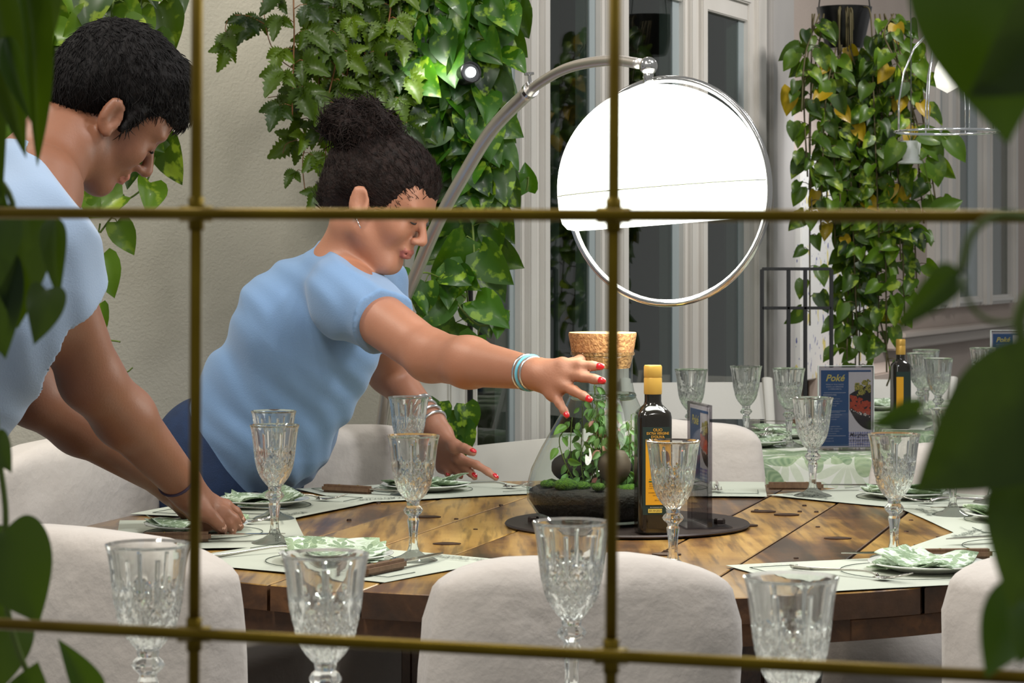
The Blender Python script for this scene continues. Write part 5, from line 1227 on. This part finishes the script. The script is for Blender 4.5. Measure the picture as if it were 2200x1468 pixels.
def hair_noise(fr, amp, fr2=None):
    fr2 = fr2 or fr * 2.3
    return lambda X: amp * (np.sin(X[:, 0] * fr + 2 * np.sin(X[:, 2] * fr * .7)) * np.sin(X[:, 2] * fr * 1.1 + X[:, 1] * fr) + .6 * np.sin(X[:, 0] * fr2 + X[:, 2] * fr2 * .8 + 2 * np.sin(X[:, 1] * fr2)))

# ---- the woman
wo = thing('person', 'woman with dark hair in a bun and light blue t-shirt leaning across the table', 'person', (-.62, 4.62, 0))
hip = V3(P(520, 985, 4.66)); wst = V3(P(565, 850, 4.60)); che = V3(P(665, 690, 4.50)); nck = V3(P(748, 580, 4.43))
rsh = V3(P(752, 640, 4.27)); rel_ = V3(P(925, 765, 4.05)); rwr = V3(P(1150, 803, 3.80))
lsh = V3(P(792, 610, 4.56)); lel = V3(P(835, 800, 4.80)); lwr = V3(P(932, 915, 4.70))
HW = Frame3(P(820, 430, 4.33), (.86, -.30, -.40), (.38, -.10, 1), .95)
px = lambda x, y, Y: V3(P(x, y, Y))
kn = [px(1208, 783, 3.775), px(1214, 803, 3.77), px(1205, 826, 3.768), px(1188, 845, 3.775)]
tp = [px(1293, 788, 3.745), px(1296, 819, 3.73), px(1268, 859, 3.725), px(1219, 894, 3.74)]
hp, nl = hand_prims(px(1158, 805, 3.80), kn, tp, (-.1, -1, .15), 1.0, .004, (px(1195, 795, 3.82), px(1262, 768, 3.86)))
kn2 = [px(985, 985, 4.66), px(975, 998, 4.685), px(962, 1004, 4.70), px(950, 1003, 4.71)]
tp2 = [px(1066, 1028, 4.63), px(1020, 1030, 4.65), px(990, 1031, 4.67), px(962, 1031, 4.68)]
tp2 = [V3((a[0], a[1] - .0, max(a[2], TZ + .008))) for a in tp2]
hp2, nl2 = hand_prims(px(945, 930, 4.69), kn2, tp2, (.25, -.45, .9), 1.0, .006, (px(978, 960, 4.64), px(1017, 974, 4.60)))
lat = V3((.18, .95, .05)); lat /= np.linalg.norm(lat)
def torso(e=0., seat=True):
    t = []
    for s in (-1, 1):
        t += [rc(hip + lat * s * .075, wst + lat * s * .055, .105 + e, .085 + e, .05), rc(wst + lat * s * .055, che + lat * s * .06, .085 + e, .098 + e, .05)]
        t += [rc(che + lat * s * .05, nck + lat * s * .03 + V3((-.02, 0, -.015)), .095 + e, .045 + e, .05)]
    return t
bust = [el(che + V3((.055, -.07, -.035)), (.055, .055, .055), k=.03), el(che + V3((.055, .06, -.035)), (.055, .055, .055), k=.03)]
legp = []
for s, kx in ((-1, .05), (1, -.02)):
    h0 = hip + lat * s * .085 + V3((-.02, 0, -.02)); k0 = V3((h0[0] + kx - .03, h0[1] + .02, .44)); a0 = V3((k0[0] - .03, k0[1] + .05, .09)); legp.append((h0, k0, a0))
body = torso() + [rc(nck, HW.p((-.03, 0, -.065)), .050, .047, .03), rc(nck + lat * .06, lsh, .055, .05, .04), rc(nck - lat * .06, rsh, .055, .05, .04),
    rc(rsh, rel_, .050, .041, .03), rc(rel_, (rel_ * .62 + rwr * .38), .042, .040, .02), rc((rel_ * .62 + rwr * .38), rwr, .040, .0255, .02),
    rc(lsh, lel, .048, .040, .03), rc(lel, lwr, .040, .0255, .02), rc(lwr, px(945, 930, 4.69), .0255, .022, .01)] + hp + hp2 + head_prims(HW, True)
for h0, k0, a0 in legp: body += [rc(h0, k0, .085, .055, .04), rc(k0, a0, .055, .036, .03), rc(a0 + V3((-.02, .02, -.055)), a0 + V3((.13, -.04, -.062)), .030, .024, .02)]
def lipmat(h):
    def f(X):
        l = h.local(X); return ((l[:, 0] > .082) & (np.abs(l[:, 1]) < .021) & (l[:, 2] > -.0825) & (l[:, 2] < -.0615)).astype(int)
    return f
sdf_obj('body', body, .0042, [M_skin, M_lip], wo, lipmat(HW))
nails_obj(nl + nl2, M_nail, wo)
# t-shirt: the torso and short sleeves, cut at neckline, cuffs and hem
fo = fold((62, 14, 40), (14, 8, -22), .0030)
slr = rsh + (rel_ - rsh) * .42; sll = lsh + (lel - lsh) * .5
ax_t = (nck - hip) / np.linalg.norm(nck - hip)
shirt = torso(.014) + [el(che + V3((.055, -.07, -.035)), (.066, .062, .064), k=.03), el(che + V3((.05, .06, -.04)), (.066, .062, .064), k=.03),
    rc(px(655, 800, 4.45), px(600, 930, 4.50), .085, .10, .05), rc(px(655, 800, 4.62), px(610, 930, 4.65), .09, .10, .05), rc(px(735, 740, 4.42), px(690, 850, 4.46), .07, .06, .05),
    rc(nck + lat * .05, lsh, .060, .060, .04), rc(nck - lat * .05, rsh, .060, .062, .04), ('disp', fo, '+', 0.02),
    pl(-ax_t, hip + ax_t * -.005, .006), pl(V3((.42, -.1, .9)), nck + V3((.012, -.01, .030)), .006)]
def sleeve(a, b, ra, rb, k=.065): return [rc(a, b + (b - a) / np.linalg.norm(b - a) * .03, ra, rb, k)]
def cuff(a, b, w=.105):
    d = (b - a) / np.linalg.norm(b - a); return ('fn', lambda X, d=d, b=b: np.maximum(-(X @ d - b @ d), np.linalg.norm(X - (b + d * .06), axis=1) - w), '-', .003)
shirt = shirt[:-3] + sleeve(rsh, slr, .060, .062) + sleeve(lsh, sll, .056, .056) + shirt[-3:] + [cuff(rsh, slr), cuff(lsh, sll)]
vs, q = sdf_mesh(shirt, .0042)
mb = MB(); mb.v = vs.tolist(); mb.f = q.tolist(); mb.m = [0] * len(mb.f); mb.build('tshirt', M_shirt, wo, True)
jeans = [rc(hip + lat * s * .08 + V3((-.035, 0, .02)), hip + lat * s * .09 + V3((-.02, 0, -.05)), .112, .115, .05) for s in (-1, 1)]
for h0, k0, a0 in legp: jeans += [rc(h0 + V3((-.02, 0, -.02)), k0, .104, .070, .05), rc(k0, a0, .070, .052, .04)]
jeans += [pl(V3((.5, 0, .86)), hip + V3((0, 0, .07)), .004), pl((0, 0, -1), (0, 0, .075), .004)]
sdf_obj('jeans', jeans, .006, [M_jeans], wo)
hair = [HW.el((-.014, 0, .043), (.113, .082, .087), k=.01), HW.el((-.075, 0, -.01), (.045, .062, .062), k=.03),
        HW.el((.116, 0, -.052), (.082, .085, .090), k=.010, op='-'), HW.el((.02, 0, -.12), (.08, .09, .09), k=.02, op='-'),
        ('disp', hair_noise(300, .0010), '+', .02)]
hair_obj('hair', hair, .0034, M_hairb, wo, HW, 5200, .030, .0006, lambda l, n: np.array([-.9, 0, .75]) - l * 2, curl=.10, lift=.10)
BC = px(770, 272, 4.33); rnd = random.Random(9); bun = [el(BC, (.058, .052, .046), k=.02), rc(BC + V3((.012, 0, -.03)), HW.p((-.045, 0, .090)), .036, .046, .02)]
for k in range(16):
    a = rnd.uniform(0, 6.28); b = rnd.uniform(-1.2, 1.4); bun.append(el(BC + V3((.050 * math.cos(a) * math.cos(b), .045 * math.sin(a) * math.cos(b), .036 * math.sin(b))), (.017, .017, .014), k=.008))
bun.append(('disp', hair_noise(230, .0022), '+', .02)); hair_obj('hair_bun', bun, .0030, M_hairb, wo, HW, 3000, .030, .0008, lambda l, n: np.array([math.sin(l[0] * 90 + l[1] * 40), math.cos(l[2] * 80 + l[1] * 60), math.sin(l[1] * 110)]), curl=.7, lift=.32)
brow_lash(HW, wo, M_hairb)
def band(a, b, t, r, rt, m, name, n=28, flat=1):
    d = Vector(b) - Vector(a); c = Vector(a) + d * t; d.normalize(); u = d.orthogonal().normalized(); v = d.cross(u)
    m_ = MB(); m_.tube([c + u * r * math.cos(i / n * 6.2832) + v * r * math.sin(i / n * 6.2832) for i in range(n)], rt, 8, closed=True, flat=flat); return m_.build(name, m, wo, True)
band(rel_, rwr, .955, .0272, .0028, mat('turquoise', (110, 190, 214), .5), 'bracelet'); band(rel_, rwr, .925, .0278, .0022, mat('silver', (214, 214, 214), .25, 1.), 'bracelet'); band(rel_, rwr, .985, .0262, .0020, mat('silver', (214, 214, 214)), 'bracelet')
for t in (.62, .72, .82, .92): band(lel, lwr, t + .04, .030, .0034, mat('silver', (214, 214, 214)), 'bracelet')
for (a, b, r_) in ((kn[1], tp[1], .0088), (kn[2], tp[2], .0084)): band(a, b, .22, r_, .0011, mat('silver', (214, 214, 214)), 'ring', 18)
m_ = MB(); e0 = HW.p((.002, -.090, -.040)); m_.tube([e0, e0 + V3((.004, -.002, -.010)), e0 + V3((.008, -.002, -.018))], .0009, 6); m_.build('earring', mat('silver', (214, 214, 214)), wo, True)

# ---- the young man
ma = thing('person', 'young man with short black hair and pale blue t-shirt bending over the table at left', 'person', (-1.05, 3.45, 0))
HM = Frame3(P(236, 236, 3.55), (.66, .36, -.60), (.56, .10, .82), .90)
nck = V3(P(66, 405, 3.42)); che = V3(P(-30, 610, 3.40)); wst = V3(P(-150, 800, 3.42)); hip = V3(P(-250, 1000, 3.45))
lat = V3((-.35, .93, .05)); lat /= np.linalg.norm(lat)
rsh = V3(P(74, 500, 3.30)); rel_ = V3(P(196, 815, 3.45)); rwr = V3(P(392, 1040, 3.66))
lsh = V3(P(-20, 560, 3.60)); lel = V3(P(70, 850, 3.62)); lwr = V3(P(355, 1030, 3.83))
kn = [px(452, 1078, 3.70), px(455, 1096, 3.69), px(450, 1112, 3.69), px(438, 1124, 3.69)]
tp = [px(520, 1118, 3.73), px(515, 1132, 3.70), px(500, 1142, 3.69), px(478, 1146, 3.68)]
hp, nl = hand_prims(px(402, 1055, 3.67), kn, tp, (.25, -.55, .85), 1.12, .010, (px(432, 1098, 3.655), px(478, 1138, 3.655)))
kn2 = [px(400, 1075, 3.88), px(408, 1084, 3.86), px(408, 1092, 3.85), px(402, 1098, 3.84)]
tp2 = [px(455, 1108, 3.90), px(458, 1114, 3.87), px(452, 1120, 3.85), px(438, 1124, 3.83)]
hp2, nl2 = hand_prims(px(368, 1045, 3.84), kn2, tp2, (.2, -.5, .85), 1.12, .008, (px(388, 1080, 3.81), px(420, 1118, 3.80)))
body = torso(.012) + [rc(nck, HM.p((-.035, 0, -.07)), .060, .056, .03), rc(nck + lat * .06, lsh, .062, .056, .04), rc(nck - lat * .06, rsh, .062, .056, .04),
    rc(rsh, rel_, .052, .044, .03), rc(rel_, rel_ * .65 + rwr * .35, .044, .043, .02), rc(rel_ * .65 + rwr * .35, rwr, .043, .029, .02), rc(rwr, px(402, 1055, 3.67), .029, .026, .01),
    rc(lsh, lel, .052, .044, .03), rc(lel, lel * .65 + lwr * .35, .044, .043, .02), rc(lel * .65 + lwr * .35, lwr, .043, .029, .02), rc(lwr, px(368, 1045, 3.84), .029, .026, .01)] + hp + hp2 + head_prims(HM)
legp = []
for s in (-1, 1):
    h0 = hip + lat * s * .09; k0 = V3((h0[0] + .08, h0[1], .46)); a0 = V3((k0[0] - .05, k0[1], .09)); legp.append((h0, k0, a0))
    body += [rc(h0, k0, .085, .058, .04), rc(k0, a0, .058, .04, .03), rc(a0 + V3((-.03, 0, -.052)), a0 + V3((.14, .03, -.058)), .034, .027, .02)]
sdf_obj('body', body, .0042, [M_skin2, M_lip2], ma, lipmat(HM))
nails_obj(nl + nl2, mat('nail_natural', (206, 160, 140), .35), ma)
fo = fold((50, 14, 34), (12, 9, -20), .0024)
ax_t = (nck - hip) / np.linalg.norm(nck - hip)
shirt = torso(.030) + [rc(nck + lat * .05 + V3((0, 0, -.01)), lsh, .070, .072, .04), rc(nck - lat * .05 + V3((0, 0, -.01)), rsh, .070, .074, .04), rc(rsh + V3((-.05, 0, -.05)), px(20, 720, 3.36), .07, .08, .05), ('disp', fo, '+', .02),
    pl(-ax_t, hip, .006), pl(V3((.80, .1, .62)), nck + V3((.028, 0, .030)), .006)]
b1 = rsh + (rel_ - rsh) * .42; b2 = lsh + (lel - lsh) * .6; shirt = shirt[:-3] + sleeve(rsh, b1, .062, .064) + sleeve(lsh, b2, .062, .062) + shirt[-3:] + [cuff(rsh, b1), cuff(lsh, b2)]
vs, q = sdf_mesh(shirt, .0045)
mb = MB(); mb.v = vs.tolist(); mb.f = q.tolist(); mb.m = [0] * len(mb.f); mb.build('tshirt', M_shirt2, ma, True)
jeans = [rc(hip + lat * s * .08, hip + lat * s * .09 + V3((.01, 0, -.08)), .118, .118, .05) for s in (-1, 1)]
for h0, k0, a0 in legp: jeans += [rc(h0, k0, .108, .075, .05), rc(k0, a0, .075, .058, .04)]
jeans += [pl((0, 0, 1), hip + V3((0, 0, .06)), .004), pl((0, 0, -1), (0, 0, .08), .004)]
sdf_obj('trousers', jeans, .007, [mat('dark_trousers', (34, 36, 44), .9)], ma)
hair = [HM.el((-.014, 0, .052), (.108, .084, .094), k=.01), HM.el((-.070, 0, .0), (.046, .068, .066), k=.03), HM.rc((.045, 0, .102), (.078, 0, .070), .032, .026, .03), HM.rc((.045, .03, .094), (.074, .026, .062), .028, .024, .03), HM.rc((.045, -.03, .094), (.074, -.026, .062), .028, .024, .03),
        HM.el((.095, 0, -.030), (.078, .10, .076), k=.012, op='-'), HM.el((.005, 0, -.105), (.078, .10, .092), k=.012, op='-'), HM.el((-.010, .085, -.02), (.026, .03, .040), k=.006, op='-'), HM.el((-.010, -.085, -.02), (.026, .03, .040), k=.006, op='-'),
        HM.rc((.022, .073, .025), (.018, .072, -.018), .009, .006, .01), HM.rc((.022, -.073, .025), (.018, -.072, -.018), .009, .006, .01), ('disp', hair_noise(420, .0012), '+', .02)]
hair_obj('hair', hair, .0032, M_hair, ma, HM, 9000, .020, .0006, lambda l, n: np.array([.8 + l[0] * 3, l[1] * 3, -.5 - (.1 - l[2]) * 3]), curl=.25, lift=.38)
brow_lash(HM, ma, M_hair)
wo = ma; band(rel_, rwr, .94, .031, .0026, mat('dark_cord', (58, 46, 70), .7), 'bracelet')
